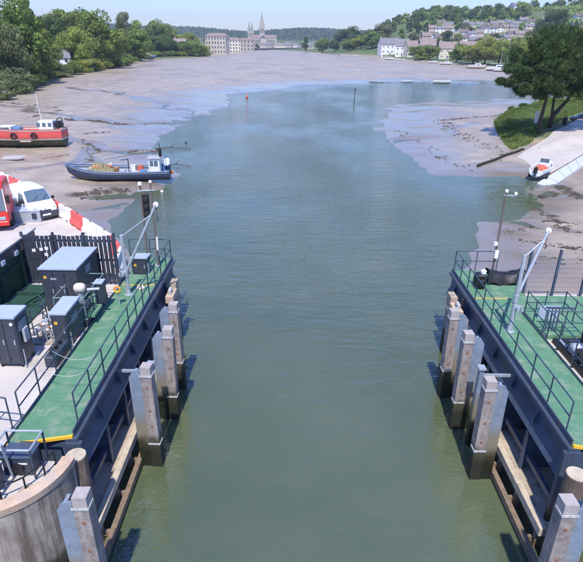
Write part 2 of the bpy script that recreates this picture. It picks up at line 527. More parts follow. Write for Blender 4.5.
def noise(sc, det=6, ro=0.6, mp=None):
    n = nod(nt, 'ShaderNodeTexNoise')
    n.inputs['Scale'].default_value = sc
    n.inputs['Detail'].default_value = det
    n.inputs['Roughness'].default_value = ro
    if mp:
        m_ = nod(nt, 'ShaderNodeMapping')
        m_.inputs['Scale'].default_value = mp
        L(geo.outputs['Position'], m_.inputs['Vector'])
        L(m_.outputs[0], n.inputs['Vector'])
    else:
        L(geo.outputs['Position'], n.inputs['Vector'])
    return n.outputs['Fac']
def ramp(fac, a, b_, t0=0.0, t1=1.0):
    r = nod(nt, 'ShaderNodeMapRange', interpolation_type='SMOOTHSTEP')
    for k, v_ in (('From Min', a), ('From Max', b_), ('To Min', t0), ('To Max', t1)):
        r.inputs[k].default_value = v_
    L(fac, r.inputs['Value'])
    return r.outputs[0]
def mixc(fac, c0, c1):
    m_ = nod(nt, 'ShaderNodeMix', data_type='RGBA')
    L(fac, m_.inputs[0])
    for sock, c in ((m_.inputs[6], c0), (m_.inputs[7], c1)):
        if isinstance(c, tuple):
            sock.default_value = (*c, 1)
        else:
            L(c, sock)
    return m_.outputs[2]
def math_(op, a, b_):
    m_ = nod(nt, 'ShaderNodeMath', operation=op)
    for sock, c in ((m_.inputs[0], a), (m_.inputs[1], b_)):
        if isinstance(c, (int, float)):
            sock.default_value = c
        else:
            L(c, sock)
    return m_.outputs[0]
ag = nod(nt, 'ShaderNodeAttribute', attribute_name='grass').outputs['Fac']
aw = nod(nt, 'ShaderNodeAttribute', attribute_name='wet').outputs['Fac']
c = mixc(ramp(noise(0.35, 8, 0.65), 0.35, 0.65), (0.30, 0.24, 0.175), (0.40, 0.33, 0.255))
c = mixc(ramp(noise(0.05, 6, 0.6, (1, 0.5, 1)), 0.46, 0.66), c, (0.275, 0.215, 0.17))
c = mixc(ramp(noise(1.6, 8, 0.7), 0.58, 0.70), c, (0.14, 0.11, 0.085))
c = mixc(ramp(noise(0.16, 8, 0.72, (0.6, 1.6, 1)), 0.60, 0.72), c, (0.20, 0.16, 0.125))
wetn = math_('ADD', aw, math_('MULTIPLY', math_('SUBTRACT', noise(0.09, 5, 0.6), 0.5), 0.95))
wetf = ramp(wetn, 0.25, 0.75)
c = mixc(wetf, c, (0.215, 0.18, 0.15))
gcol = mixc(ramp(noise(0.4, 6, 0.6), 0.35, 0.65), (0.055, 0.095, 0.025), (0.12, 0.16, 0.04))
gcol = mixc(ramp(noise(0.012, 3, 0.5), 0.45, 0.6), gcol, (0.10, 0.12, 0.045))
c = mixc(ag, c, gcol)
L(c, b.inputs['Base Color'])
rg = ramp(wetf, 0, 1, 0.42, 0.10)
mg = nod(nt, 'ShaderNodeMix', data_type='FLOAT')
L(ag, mg.inputs[0]); L(rg, mg.inputs[2]); mg.inputs[3].default_value = 0.95
L(mg.outputs[0], b.inputs['Roughness'])
bp = nod(nt, 'ShaderNodeBump')
bp.inputs['Strength'].default_value = 0.3
bp.inputs['Distance'].default_value = 0.09
L(noise(1.1, 9, 0.65), bp.inputs['Height'])
L(bp.outputs[0], b.inputs['Normal'])
me.materials.append(gm)
ground = bpy.data.objects.new('ground', me)
COL.objects.link(ground)
tag(ground, kind='structure')

# ------------------------------------------------------------------ water
wm = bpy.data.materials.new('water')
wm.use_nodes = True
nt = wm.node_tree
L = nt.links.new
b = nt.nodes['Principled BSDF']
geo = nod(nt, 'ShaderNodeNewGeometry')
b.inputs['Base Color'].default_value = (0.060, 0.075, 0.040, 1)
b.inputs['Roughness'].default_value = 0.07
b.inputs['IOR'].default_value = 1.85
c = mixc(ramp(noise(0.08, 4), 0.35, 0.65), (0.068, 0.092, 0.044), (0.090, 0.112, 0.060))
L(c, b.inputs['Base Color'])
w1 = noise(0.55, 3, 0.5, (0.55, 1.5, 1))
w2 = noise(1.9, 3, 0.55, (0.6, 1.3, 1))
w3 = noise(6.5, 2, 0.5, (0.7, 1.2, 1))
calm = ramp(noise(0.05, 4, 0.55, (1, 0.45, 1)), 0.36, 0.64, 0.25, 1.25)
hsum = math_('ADD', math_('MULTIPLY', w1, 1.0), math_('ADD', math_('MULTIPLY', w2, 0.55), math_('MULTIPLY', w3, 0.24)))
bp = nod(nt, 'ShaderNodeBump')
bp.inputs['Distance'].default_value = 0.17
L(calm, bp.inputs['Strength'])
L(hsum, bp.inputs['Height'])
L(bp.outputs[0], b.inputs['Normal'])
MATS['water'] = wm
mb = MB()
mb.add([(-2200, -250, 0), (2200, -250, 0), (2200, 1400, 0), (-2200, 1400, 0)], [(0, 1, 2, 3)])
tag(mb.build('water', 'water'), kind='structure')

# ------------------------------------------------------------------ quay and yards (setting)
ZD = 3.8
mb = MB()
mb.prism([(-8.25, -20), (-8.25, 22.9), (-8.75, 26.2), (-10.2, 28.6), (-14.4, 33.2), (-19.7, 39.1), (-24.3, 43.8), (-60, 82), (-110, 82), (-110, -20)], -2.5, ZD)
tag(mb.build('quay', 'concrete'), kind='structure')
mb = MB()
mb.prism([(10.15, -20), (60, -20), (60, 22.9), (10.15, 22.9)], -2.5, ZD - 0.15)
tag(mb.build('yard', 'concrete'), kind='structure')

XC = 0.95
def X(s, u):
    return XC + s * u
SIDE = {-1: 'left', 1: 'right'}

mat('rail_teal', (0.16, 0.24, 0.25), 0.5, var=0.2, scale=4)
def railing(label, pts, z=ZD, h=1.1, gap=1.25, mats='rail_navy', heights=(1.1, 0.56), r=0.024, cat='railing', group=None):
    p0 = Vector((pts[0][0], pts[0][1], z))
    t = thing('railing', label, cat, p0, group=group)
    done = set()
    for i in range(len(pts) - 1):
        a = Vector((pts[i][0], pts[i][1], z)); bb = Vector((pts[i + 1][0], pts[i + 1][1], z))
        n = max(1, round((bb - a).length / gap))
        for k in range(n + 1):
            p = a.lerp(bb, k / n)
            key = (round(p.x, 2), round(p.y, 2))
            if key in done:
                continue
            done.add(key)
            MB().tube([p, p + Vector((0, 0, h))], r * 1.05, 7).build('post', mats, t)
            MB().box(p.x - .05, p.x + .05, p.y - .05, p.y + .05, z + .001, z + .014).build('post_foot', mats, t)
        for j, hh in enumerate(heights):
            MB().tube([a + Vector((0, 0, hh)), bb + Vector((0, 0, hh))], r, 7).build('top_rail' if j == 0 else 'mid_rail', mats, t)
    return t

def pier(s):
    nm = SIDE[s]
    oth = {'left': 'near the parked van', 'right': 'facing the sandy slipway'}[nm]
    def bx(u0, u1, y0, y1, z0, z1):
        a, b_ = sorted((X(s, u0), X(s, u1)))
        return MB().box(a, b_, y0, y1, z0, z1)
    YN, YF = (12.45, 26.5) if s < 0 else (12.3, 25.3)
    # steel frame
    fr = thing('steel_pier', 'dark blue steel pier of open bays holding up the %s green walkway' % nm, 'pier', (X(s, 7.6), YN, -1.0))
    a, b_ = sorted((X(s, 7.38), X(s, 7.62)))
    mb = MB()
    mb.add([(X(s, 7.42), YN - .05, 3.60), (X(s, 7.42), YF, 3.60), (X(s, 7.42), YF, 2.95), (X(s, 7.42), YN - .05, 2.95),
            (X(s, 7.18), YF, 2.52), (X(s, 7.18), YN - .05, 2.52), (X(s, 7.62), YF, 2.46), (X(s, 7.62), YN - .05, 2.46), (X(s, 7.62), YF, 3.60), (X(s, 7.62), YN - .05, 3.60)],
           [(0, 1, 2, 3), (3, 2, 4, 5), (5, 4, 6, 7), (7, 6, 8, 9), (9, 8, 1, 0), (0, 3, 5, 7, 9), (1, 8, 6, 4, 2)])
    mb.build('fascia_beam', 'navy', fr)
    bx(7.24, 7.60, YN - .12, YF, 3.602, 3.72).build('edge_channel', 'navy', fr)
    yb = [YN, 14.45, 16.45, 18.45, 20.45, 22.45, 24.4]
    for i, yy in enumerate(yb):
        if i > 0:
            mb = MB()
            y0, y1 = yy - .02, yy + .02
            P_ = [(7.42, 3.4), (7.26, 3.0), (7.24, 2.8), (7.42, 2.9)]
            mb.loft([[(X(s, u), y0, z) for u, z in P_], [(X(s, u), y1, z) for u, z in P_]])
            mb.build('stiffener', 'navy', fr)
            bx(7.22, 8.38, yy - .03, yy + .03, 0.9, 2.45).build('rib', 'navy', fr)
            bx(7.17, 7.24, yy - .09, yy + .09, 0.9, 2.45).build('rib_flange', 'navy', fr)
        if i < len(yb) - 1:
            bx(8.38, 8.46, yb[i] + .03, yb[i + 1] - .03, 0.9, 3.55).build('back_panel', 'navy', fr)
            bx(8.30, 8.375, yb[i] + .03, yb[i + 1] - .03, 1.55, 1.63).build('panel_stiffener', 'navy', fr)
    bx(7.12, 7.60, YN - .18, YN - .02, -1.0, 3.598).build('end_column', 'navy_wet', fr)
    bx(7.6, 8.4, YN - .1, YN - .03, 0.9, 3.59).build('end_panel', 'navy', fr)
    bx(7.28, 7.42, YN, YF - 2, 1.36, 1.56).build('mid_rail', 'navy', fr)
    for yy in (26.3 if s < 0 else 25.1, 22.0):
        bx(7.5, 7.8, yy - .15, yy + .15, -1.5, 3.6).build('pile_leg', 'navy_wet', fr)
    # shelf
    sh = thing('shelf', 'pale concrete shelf with timber edge above water under the %s walkway' % nm, 'shelf', (X(s, 7.6), 12.0, 0.6))
    for k in range(5):
        bx(6.95, 8.36, 11.75 + k * 2.2, 11.75 + (k + 1) * 2.2 - .012, .66, .86).build('slab', 'shelf', sh)
    for k in range(2):
        bx(6.74, 6.945, 11.7 + k * 4.6, 11.7 + (k + 1) * 4.6 - .015, .70, 1.0).build('edge_timber', 'timber_pale', sh)
    for k in range(7):
        bx(6.80, 6.98, 11.9 + k * 1.6, 12.06 + k * 1.6, -1.6, .655).build('strut', 'waling', sh)
    bx(6.99, 7.1, 11.2, 23.5, -1.8, .655).build('back_wall', 'under', sh)
    wl = thing('waling', 'wet brown timber waling along the waterline of the %s pier' % nm, 'timber', (X(s, 6.5), 11.3, 0))
    for k in range(2):
        bx(6.42, 6.60, 9.9 + k * 3.0, 9.9 + (k + 1) * 3.0 - .012, .10, .36).build('beam', 'waling', wl)
    for k in range(3):
        bx(6.60, 6.80, 12.0 + k * 1.6, 12.12 + k * 1.6, .12, .30).build('bolt_block', 'waling', wl)
    # walkway
    wk = thing('walkway', 'green non-slip walkway with yellow end edge on the %s pier' % nm, 'walkway', (X(s, 8.2), 18, ZD - .08))
    skew = 0.42
    u0, u1 = 7.40, 9.12
    n = 9
    yl = [YN + (YF - YN) * k / n for k in range(n + 1)]
    for k in range(n):
        sk0 = skew if k == 0 else 0
        wide = 2.6 if (k >= n - 3) else 0
        ua, ub = u0, u1 + (0.9 if s > 0 and k >= n - 2 else 0)
        zt = ZD + (.006 if k % 2 else .008)
        p = [(X(s, ua), yl[k]), (X(s, ub), yl[k] - sk0), (X(s, ub), yl[k + 1] - .016), (X(s, ua), yl[k + 1] - .016)]
        MB().prism(p, ZD - .075, zt).build('deck_panel', 'deck_green', wk)
    mb = MB()
    mb.prism([(X(s, u0 - .02), YN - .09), (X(s, u1), YN - .09 - skew), (X(s, u1), YN - .005 - skew), (X(s, u0 - .02), YN - .005)], ZD - .08, ZD + .012)
    mb.build('yellow_edge', 'yellow', wk)
    bx(7.45, 9.05, (23.0 if s < 0 else 22.0), (23.0 if s < 0 else 22.0) + .07, ZD + .009, ZD + .014).build('yellow_line', 'yellow', wk)
    bx(7.36, 7.395, YN, YF, ZD - .078, ZD + .14).build('kick_plate', 'navy', wk)
    bx(u1 + .005, u1 + .04, YN - .3, 20.8, ZD - .078, ZD + .10).build('kick_plate', 'navy', wk)
    railing('dark railing along the channel edge of the %s green walkway' % nm,
            [(X(s, 7.44), YN + .55), (X(s, 7.44), 15.5), (X(s, 7.44), 18.6), (X(s, 7.44), 21.8), (X(s, 7.44), YF - .05), (X(s, 9.6), YF - .05)])
    # fender piles: timber rubbing post in front of a galvanised steel pile
    ul = [(5.98, 9.75, 4.4), (5.82, 15.35, 4.35), (5.84, 18.1, 4.4), (5.92, 20.2, 4.4)]
    names = ['nearest the camera beside the concrete pier nose', 'beside the middle of the walkway', 'third out from the camera', 'outermost and farthest upstream']
    for i, (u, yy, zt) in enumerate(ul):
        if s > 0 and i > 0:
            yy -= .45
        t = thing('fender_pile', 'timber-faced fender pile of %s pier, %s' % (nm, names[i]), 'fender pile', (X(s, u), yy, -2), group='fender piles lining both sides of the channel')
        w = .19
        zt += rnd.uniform(-.14, .12)
        zs_ = 1.25 + rnd.uniform(-.18, .2)
        t.rotation_euler = (R(rnd.uniform(-.9, .9)), R(rnd.uniform(-.9, .9)), R(rnd.uniform(-4, 4)))
        bx(u - w, u + w, yy - .2, yy + .2, -2, zt - .35).build('timber_post', 'timber', t)
        bx(u - w + .01, u + w - .01, yy - .19, yy + .19, zt - .349, zt).build('cap', 'timber_cap', t)
        # steel H behind: two flanges and a web
        mb = MB()
        ps = [(u + w + .01, zt - .12), (u + w + .26, zt - .18), (u + w + .42, zt - .42), (u + w + .42, -2), (u + w + .01, -2)]
        mb.loft([[(X(s, a_), yy - .17, z_) for a_, z_ in ps], [(X(s, a_), yy - .13, z_) for a_, z_ in ps]])
        mb.build('steel_plate', 'galv_pile', t)
        a_, b2 = sorted((X(s, u + w + .2), X(s, u + w + .3)))
        MB().box(a_, b2, yy - .128, yy + .25, -2, zt - .3).build('steel_web', 'galv_pile', t)
        for zz in (zt - .34, zs_):
            mb = MB()
            mb.box(*sorted((X(s, u - w - .025), X(s, u + w + .03))), yy - .228, yy - .203, zz - .035, zz + .035)
            mb.box(*sorted((X(s, u - w - .028), X(s, u - w - .004))), yy - .2285, yy + .12, zz - .036, zz + .036)
            mb.build('strap', 'strap', t)
        for zz in (zt - .8, 2.6 + rnd.uniform(-.2, .2), 1.8 + rnd.uniform(-.15, .15)):
            MB().lathe([(.045, -.02), (.045, .01), (.02, .02)], 8, (X(s, u), yy - .205, zz), 'y').build('bolt', 'rust', t)
    # slimmer post between the second and third pile
    t = thing('guide_post', 'slim pale guide post between fender piles of the %s pier' % nm, 'post', (X(s, 6.15), 16.6, -2))
    bx(6.05, 6.22, 16.5, 16.72, -2, 3.55).build('post', 'galv_pile', t)
    bx(6.0, 6.27, 16.45, 16.77, 3.551, 3.62).build('cap', 'galv', t)
    bx(6.22, 7.4, 16.58, 16.66, 3.2, 3.3).build('tie_bar', 'galv', t)
    # sawn off pile by the walkway end
    t = thing('timber_pile', 'sawn-off round timber pile at the end of the %s walkway' % nm, 'pile', (X(s, 7.25), 11.85, -2))
    mb = MB()
    yy = 11.85 if s < 0 else 11.35
    mb.lathe([(.33, -2), (.31, 0), (.30, 3.55)], 18, (X(s, 7.12), yy, 0))
    mb.build('shaft', 'timber_dark', t, smooth=False)
    MB().lathe([(.29, 3.551), (.285, 3.575)], 18, (X(s, 7.12), yy, 0)).build('sawn_top', 'timber_pale', t)
    # small stack of weathered cap stones at the outer end of the frame
    t = thing('dolphin_cap', 'orange-stained concrete pile cap at outer end of the %s pier' % nm, 'pile cap', (X(s, 6.75), YF - 3.4, -2))
    bx(6.72, 7.1, YF - 3.3, YF - 2.3, 2.75, 3.1).build('cap', 'concrete_rim', t)
    bx(6.8, 7.12, YF - 2.2, YF - 1.5, 2.6, 3.3).build('cap', 'shelf', t)
    bx(6.85, 7.0, YF - 3.1, YF - 2.7, 3.1, 3.35).build('bracket', 'strap', t)
    bx(6.78, 7.05, YF - 3.2, YF - 1.6, -2, 2.6).build('column', 'concrete_old', t)

    # concrete pier nose
    cx_, cy_ = X(s, 9.15 if s < 0 else 10.6), 11.45
    t = thing('pier_nose', 'rounded weathered concrete pier nose with orange rim on the %s side' % nm, 'pier', (cx_, cy_, -2.5))
    cyn = 11.5
    def arc(r_, ymax=12.0):
        pts = []
        for k in range(61):
            a_ = -math.pi + math.pi * 1.0 * k / 60
            pts.append((cx_ + r_ * math.cos(a_), cyn + r_ * math.sin(a_)))
        return pts
    MB().prism(arc(2.12), -2.5, 3.60).build('wall', 'concrete_old', t)
    mb = MB()
    rings = [[(p[0], p[1], z_) for p in arc(r_)] for r_, z_ in ((2.15, 3.601), (2.17, 3.82), (1.83, 3.85), (1.80, 3.601))]
    mb.loft([[r[k] for r in rings] for k in range(61)], True)
    mb.build('rim', 'concrete_rim', t)
    MB().prism(arc(1.79), 3.602, 3.66).build('top_slab', 'concrete', t)
    return YF

YFL = pier(-1)
YFR = pier(1)

# ------------------------------------------------------------------ left pier equipment
railing('dark railing on landward side of left green walkway', [(-8.2, 13.0), (-8.2, 15.6), (-8.2, 18.3), (-8.2, 19.6)])
railing('short railing across the near concrete strip on the left pier', [(-9.6, 12.9), (-8.35, 12.7)], gap=0.7)
def mast(label, x, y, z, h, cat='light mast', arm=True):
    t = thing('light_mast', label, cat, (x, y, z))
    MB().tube([(x, y, z), (x, y, z + h)], .062, 10, .045).build('pole', 'bark2', t)
    MB().box(x - .14, x + .14, y - .14, y + .14, z, z + .03).build('base_plate', 'galv', t)
    return t
mat('bark2', (0.15, 0.115, 0.10), 0.6, var=0.2, scale=3)
t = mast('slim brown light mast with lamps on outer end of right pier', 10.05, 24.45, ZD, 4.35)
MB().tube([(9.95, 24.45, ZD + 4.25), (10.55, 24.45, ZD + 4.2)], .03, 8).build('cross_arm', 'galv', t)
for dx in (.0, .45):
    MB().lathe([(.02, 0), (.07, .02), (.08, .10), (.05, .15), (.02, .16)], 12, (10.05 + dx, 24.45, ZD + 4.26 - (.02 if dx else -.1))).build('lamp', 'white', t)
MB().lathe([(.02, 0), (.10, .03), (.10, .18), (.02, .2)], 10, (9.93, 24.33, ZD + 1.75)).build('lamp', 'white', t)
MB().box(9.96, 10.14, 24.28, 24.38, ZD + 1.1, ZD + 1.5).build('switch_box', 'white', t)

t = mast('pair of tall dark signal poles carrying black signal panel, left pier end', -6.95, 25.5, ZD, 4.35, 'signal mast')
MB().tube([(-7.42, 25.35, ZD), (-7.42, 25.35, ZD + 4.25)], .055, 10, .045).build('pole', 'bark2', t)
MB().tube([(-7.55, 25.3, ZD + 4.0), (-6.75, 25.5, ZD + 4.0)], .035, 8).build('cross_arm', 'galv', t)
MB().bbox(-7.36, -7.06, 25.28, 25.42, ZD + 2.65, ZD + 3.85, .02).build('signal_panel', 'black', t)
for k in range(3):
    MB().lathe([(.10, -.07), (.12, 0), (.09, .0)], 14, (-7.21, 25.275, ZD + 2.85 + .38 * k), 'y').build('signal_lens', 'rubber', t)
MB().lathe([(.02, 0), (.08, .03), (.08, .12), (.02, .15)], 12, (-6.95, 25.5, ZD + 4.34)).build('lamp', 'white', t)
MB().lathe([(.02, 0), (.10, .03), (.10, .16), (.02, .2)], 12, (-7.42, 25.35, ZD + 4.25)).build('lamp', 'white', t)
MB().tube([(-6.88, 25.4, ZD + .9), (-6.86, 25.4, ZD + 1.6)], .05, 8).build('cable_box', 'white', t)

def davit(label, base, knee_z, tip, brace):
    t = thing('davit_crane', label, 'davit crane', base)
    bx_, by_, bz_ = base
    pt = knee_z + 1.55
    MB().tube([(bx_, by_, bz_), (bx_, by_, pt)], .095, 12, .07).build('post', 'galv', t)
    MB().lathe([(.2, 0), (.2, .03), (.12, .05), (.1, .25)], 14, base).build('base_flange', 'galv', t)
    MB().tube([(bx_, by_, knee_z - .25), tip], .06, 10).build('arm', 'galv', t)
    a = Vector((bx_, by_, knee_z - .25)); tp = Vector(tip)
    MB().tube([(bx_, by_, pt - .08), a.lerp(tp, .86)], .028, 8).build('tie_rod', 'galv', t)
    MB().lathe([(.11, 0), (.11, .3)], 12, (bx_, by_, knee_z - .45)).build('collar', 'galv', t)
    MB().lathe([(.04, -.05), (.11, -.04), (.11, .04), (.04, .05)], 14, tip, 'y').build('sheave', 'white', t)
    MB().lathe([(.05, -.12), (.13, -.11), (.13, .11), (.05, .12)], 12, (bx_ - .14 * brace, by_ - .16, bz_ + 1.1), 'y').build('winch_drum', 'galv', t)
    MB().tube([(bx_ - .14 * brace, by_ - .3, bz_ + 1.1), (bx_ - .14 * brace, by_ - .34, bz_ + 1.1), (bx_ - .14 * brace, by_ - .34, bz_ + 1.35)], .018, 6).build('crank', 'galv', t)
    MB().tube([tip, (tip[0], tip[1], tip[2] - .55)], .012, 5).build('cable', 'black', t)
    MB().tube([(tip[0], tip[1], tip[2] - .55), (tip[0] + .05, tip[1], tip[2] - .68), (tip[0], tip[1], tip[2] - .75), (tip[0] - .05, tip[1], tip[2] - .68)], .018, 6).build('hook', 'black', t)
davit('pale grey davit crane with raised arm at end of left walkway', (-7.5, 22.0, ZD), 5.15, (-5.85, 22.0, 8.1), 1)
davit('pale grey davit crane with raised arm on the right green deck', (8.95, 19.0, ZD), 5.6, (9.95, 19.6, 7.95), -1)

def cabinet(name, label, x0, x1, y0, y1, z0, z1, lid='lid_grey', overhang=.06, doors=2, feet=False, slope=0.0, body='navy_box'):
    t = thing(name, label, 'cabinet', ((x0 + x1) / 2, (y0 + y1) / 2, z0))
    zf = z0 + (.12 if feet else 0)
    if feet:
        for fx in (x0 + .06, x1 - .06):
            for fy in (y0 + .06, y1 - .06):
                MB().box(fx - .04, fx + .04, fy - .04, fy + .04, z0, zf).build('foot', 'black', t)
    MB().bbox(x0, x1, y0, y1, zf, z1, .015).build('body', body, t)
    o = overhang
    mb = MB()
    mb.add([(x0 - o, y0 - o, z1 + .002), (x1 + o, y0 - o, z1 + .002), (x1 + o, y1 + o, z1 + .002), (x0 - o, y1 + o, z1 + .002),
            (x0 - o, y0 - o, z1 + .07), (x1 + o, y0 - o, z1 + .07), (x1 + o, y1 + o, z1 + .07 + slope), (x0 - o, y1 + o, z1 + .07 + slope)],
           [(0, 3, 2, 1), (4, 5, 6, 7), (0, 1, 5, 4), (1, 2, 6, 5), (2, 3, 7, 6), (3, 0, 4, 7)])
    mb.build('lid', lid, t)
    yc = (y0 + y1) / 2
    for q in range(5):
        zz_ = z1 - .28 - q * .07
        MB().bar((x1 + .012, yc - .28, zz_), (x1 + .012, yc + .28, zz_), .02, .035).build('louvre', 'galv', t)
    MB().tube([(x1 + .03, y0 + .12, zf + .55), (x1 + .03, y0 + .12, zf), (x1 + .10, y0 - .1, zf + .02)], .022, 6).build('conduit', 'galv', t)
    MB().box(x0 + .12, x0 + .24, y0 - .0235, y0 - .0222, z1 - .40, z1 - .28).build('warning_label', 'yellow', t)
    w = (x1 - x0 - .08) / doors
    for k in range(doors):
        a = x0 + .04 + w * k
        d = MB().bbox(a + .01, a + w - .01, y0 - .022, y0 - .001, zf + .08, z1 - .06, .004).build('door', body, t)
        MB().box(a + w - .10, a + w - .06, y0 - .05, y0 - .0225, (zf + z1) / 2 - .09, (zf + z1) / 2 + .09).build('handle', 'galv', d)
        for zz in (zf + .25, z1 - .25):
            MB().box(a + .012, a + .04, y0 - .034, y0 - .0225, zz - .05, zz + .05).build('hinge', 'black', d)
    return t
t = cabinet('plant_cabinet', 'largest dark plant cabinet with pale grey lid, before dark slatted fence', -10.5, -9.0, 20.25, 22.75, ZD, 5.75, doors=3)
MB().box(-10.1, -9.85, 20.215, 20.226, 5.3, 5.38).build('nameplate', 'galv', t)
MB().box(-9.75, -9.45, 20.215, 20.226, 4.95, 5.0).build('nameplate', 'galv', t)
cabinet('control_cabinet', 'medium dark cabinet with sloping pale lid beside left walkway', -8.98, -8.4, 17.4, 18.75, ZD, 5.15, doors=1, overhang=.04, slope=.04)
t = cabinet('switch_cabinet', 'dark upright cabinet on feet at the left frame edge', -10.35, -9.5, 15.95, 16.85, ZD, 5.75, doors=2, feet=True, overhang=.03)
MB().lathe([(.06, -.02), (.06, .01), (.02, .02)], 10, (-9.62, 15.93, 5.55), 'y').build('lamp', 'white', t)
MB().box(-9.45, -9.36, 16.2, 16.5, 4.7, 5.2).build('socket_box', 'galv', t)

# dark slatted fence and green flood wall
t = thing('slatted_fence', 'dark steel fence of upright slats behind the plant cabinet', 'fence', (-10.2, 23.1, ZD))
x = -12.45
while x < -8.3:
    MB().box(x, x + .155, 23.05, 23.09, ZD + .05, 6.25 + .03 * math.sin(x * 5)).build('slat', 'navy_box', t)
    x += .205
for zz in (4.2, 5.0, 5.95):
    MB().box(-12.55, -8.2, 23.092, 23.15, zz, zz + .09).build('cross_bar', 'navy_box', t)
for x in (-12.55, -11.1, -9.7, -8.28):
    MB().box(x - .05, x + .05, 23.152, 23.25, ZD, 6.36).build('post', 'navy_box', t)
for x, z in ((-12.1, 5.45), (-11.75, 5.5), (-11.55, 5.25), (-11.5, 5.55)):
    MB().box(x, x + .16, 23.03, 23.048, z, z + .14).build('notice', 'white', t)
t = thing('flood_wall', 'dark green steel flood wall with pale coping at left frame edge', 'wall', (-12.7, 20, ZD))
for k in range(7):
    MB().box(-12.78, -12.62, 11.9 + k * 1.8, 11.9 + (k + 1) * 1.8 - .02, ZD, 6.05).build('panel', 'gate_green', t)
    MB().box(-12.615, -12.5, 11.9 + k * 1.8 - .05, 11.9 + k * 1.8 + .06, ZD, 6.04).build('rib', 'gate_green', t)
MB().box(-12.615, -12.52, 11.9, 24.4, 5.0, 5.1).build('rail', 'gate_green', t)
MB().box(-12.615, -12.52, 11.9, 24.4, 5.55, 6.0).build('upper_band', 'navy_box', t)
MB().box(-12.88, -12.48, 11.9, 24.5, 6.052, 6.14).build('coping', 'concrete', t)
for k, yy in enumerate((21.0, 22.2)):
    MB().box(-12.52, -12.44, yy, yy + .28, 5.55, 5.75).build('lamp', 'white', t)

# recessed machinery well with actuator and its guard rail (left)
t = thing('platform', 'low dark platform with green top under left winding gear', 'platform', (-8.9, 20.1, ZD))
MB().box(-9.5, -8.26, 18.9, 21.45, ZD, ZD + .30).build('base', 'navy_box', t)
MB().box(-9.48, -8.28, 18.92, 21.43, ZD + .301, ZD + .34).build('deck_panel', 'deck_green', t)
railing('square guard rail round the left winding gear beside the walkway', [(-9.5, 18.95), (-9.5, 21.4), (-8.3, 21.4), (-8.3, 18.95), (-9.5, 18.95)], z=ZD + .341, gap=1.0, mats='rail_teal', heights=(.95, .5), h=.95)
t = thing('winding_gear', 'winding gear with round cream motor inside square guard rail', 'machine', (-8.62, 20.0, ZD))
MB().bbox(-9.17, -8.02, 19.1, 20.1, ZD, ZD + .12, .02).build('base_plate', 'deck_green', t)
MB().bbox(-8.97, -8.37, 19.35, 19.85, ZD + .12, ZD + .55, .03).build('gearbox', 'navy_box', t)
MB().tube([(-8.67, 19.6, ZD + .5), (-8.67, 19.6, ZD + .95)], .12, 12).build('column', 'galv', t)
MB().lathe([(.02, -.22), (.14, -.2), (.2, -.1), (.21, .08), (.16, .2), (.05, .24)], 18, (-8.67, 19.6, ZD + 1.1), 'x').build('motor', 'pale_skinny', t, smooth=True)
MB().tube([(-8.37, 19.6, ZD + 1.02), (-7.67 - .25, 19.75, ZD + 1.0)], .06, 10).build('drive_shaft', 'galv', t)
MB().bbox(-8.37, -8.02, 20.3, 20.75, ZD, ZD + .95, .02).build('junction_box', 'navy_box', t)
MB().bbox(-8.39, -8.00, 20.28, 20.77, ZD + .951, ZD + 1.0, .01).build('junction_lid', 'lid_grey', t)
for k in range(3):
    MB().tube([(-8.92 + .1 * k, 19.3, ZD + .4), (-8.97 + .12 * k, 19.0, ZD + .3), (-9.02 + .15 * k, 18.95, ZD + .02)], .025, 6).build('hose', 'rubber', t)
MB().tube([(-9.12, 19.3, ZD + .1), (-9.12, 19.3, ZD + .8)], .035, 8).build('valve_stem', 'galv', t)

t.location.z += .342
# pipework and valves beside the control cabinet
t = thing('pipework', 'cluster of grey valve pipes between dark cabinets on left pier', 'pipes', (-9.4, 17.9, ZD))
for k in range(5):
    xx = -9.75 + .16 * k
    MB().tube([(xx, 17.7 + .1 * (k % 2), ZD), (xx, 17.7 + .1 * (k % 2), ZD + .55 + .1 * (k % 3)), (xx, 18.3, ZD + .6 + .1 * (k % 3))], .04, 8).build('pipe', 'galv', t)
    MB().lathe([(.02, 0), (.08, .01), (.08, .04), (.02, .05)], 10, (xx, 17.7 + .1 * (k % 2), ZD + .58 + .1 * (k % 3))).build('valve_wheel', 'rust' if k % 2 else 'white', t)
MB().box(-9.95, -8.95, 17.45, 18.45, ZD, ZD + .06).build('drip_tray', 'concrete_old', t)
railing('dark handrail frame beside left cabinets', [(-10.45, 17.5), (-9.85, 18.9), (-10.4, 19.6)], gap=.9, heights=(1.1, .75, .35))
# life ring case
t = thing('lifebuoy', 'orange and yellow lifebuoy on short post beside left davit', 'lifebuoy', (-7.6, 20.9, ZD))
MB().tube([(-7.6, 20.95, ZD), (-7.6, 20.95, ZD + 1.0)], .03, 8).build('post', 'galv', t)
rings = []
for k in range(24):
    a = 2 * math.pi * k / 24
    rings.append([(-7.6 + (.13 + .045 * math.sin(q)) * math.cos(a), 20.88 + .045 * math.cos(q), ZD + .78 + (.13 + .045 * math.sin(q)) * math.sin(a)) for q in [2 * math.pi * j / 8 for j in range(8)]])
MB().loft(rings[:13], True).build('ring', 'orange', t, smooth=True)
MB().loft(rings[12:] + rings[:1], True).build('ring', 'yellow', t, smooth=True)
# dark green ribbed panels added to darken the floor in the flood wall's shadow
t = thing('shade_panel', 'dark green ribbed panels added as shade on floor beside flood wall', 'gate', (-11.7, 20.0, ZD))
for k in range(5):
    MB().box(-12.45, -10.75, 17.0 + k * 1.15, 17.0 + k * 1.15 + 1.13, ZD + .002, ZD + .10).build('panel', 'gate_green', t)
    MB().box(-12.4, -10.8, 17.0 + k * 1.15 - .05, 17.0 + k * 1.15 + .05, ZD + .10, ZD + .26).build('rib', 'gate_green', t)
MB().bar((-12.3, 17.2, ZD + .3), (-10.9, 22.4, ZD + .3), .08).build('brace', 'gate_green', t)
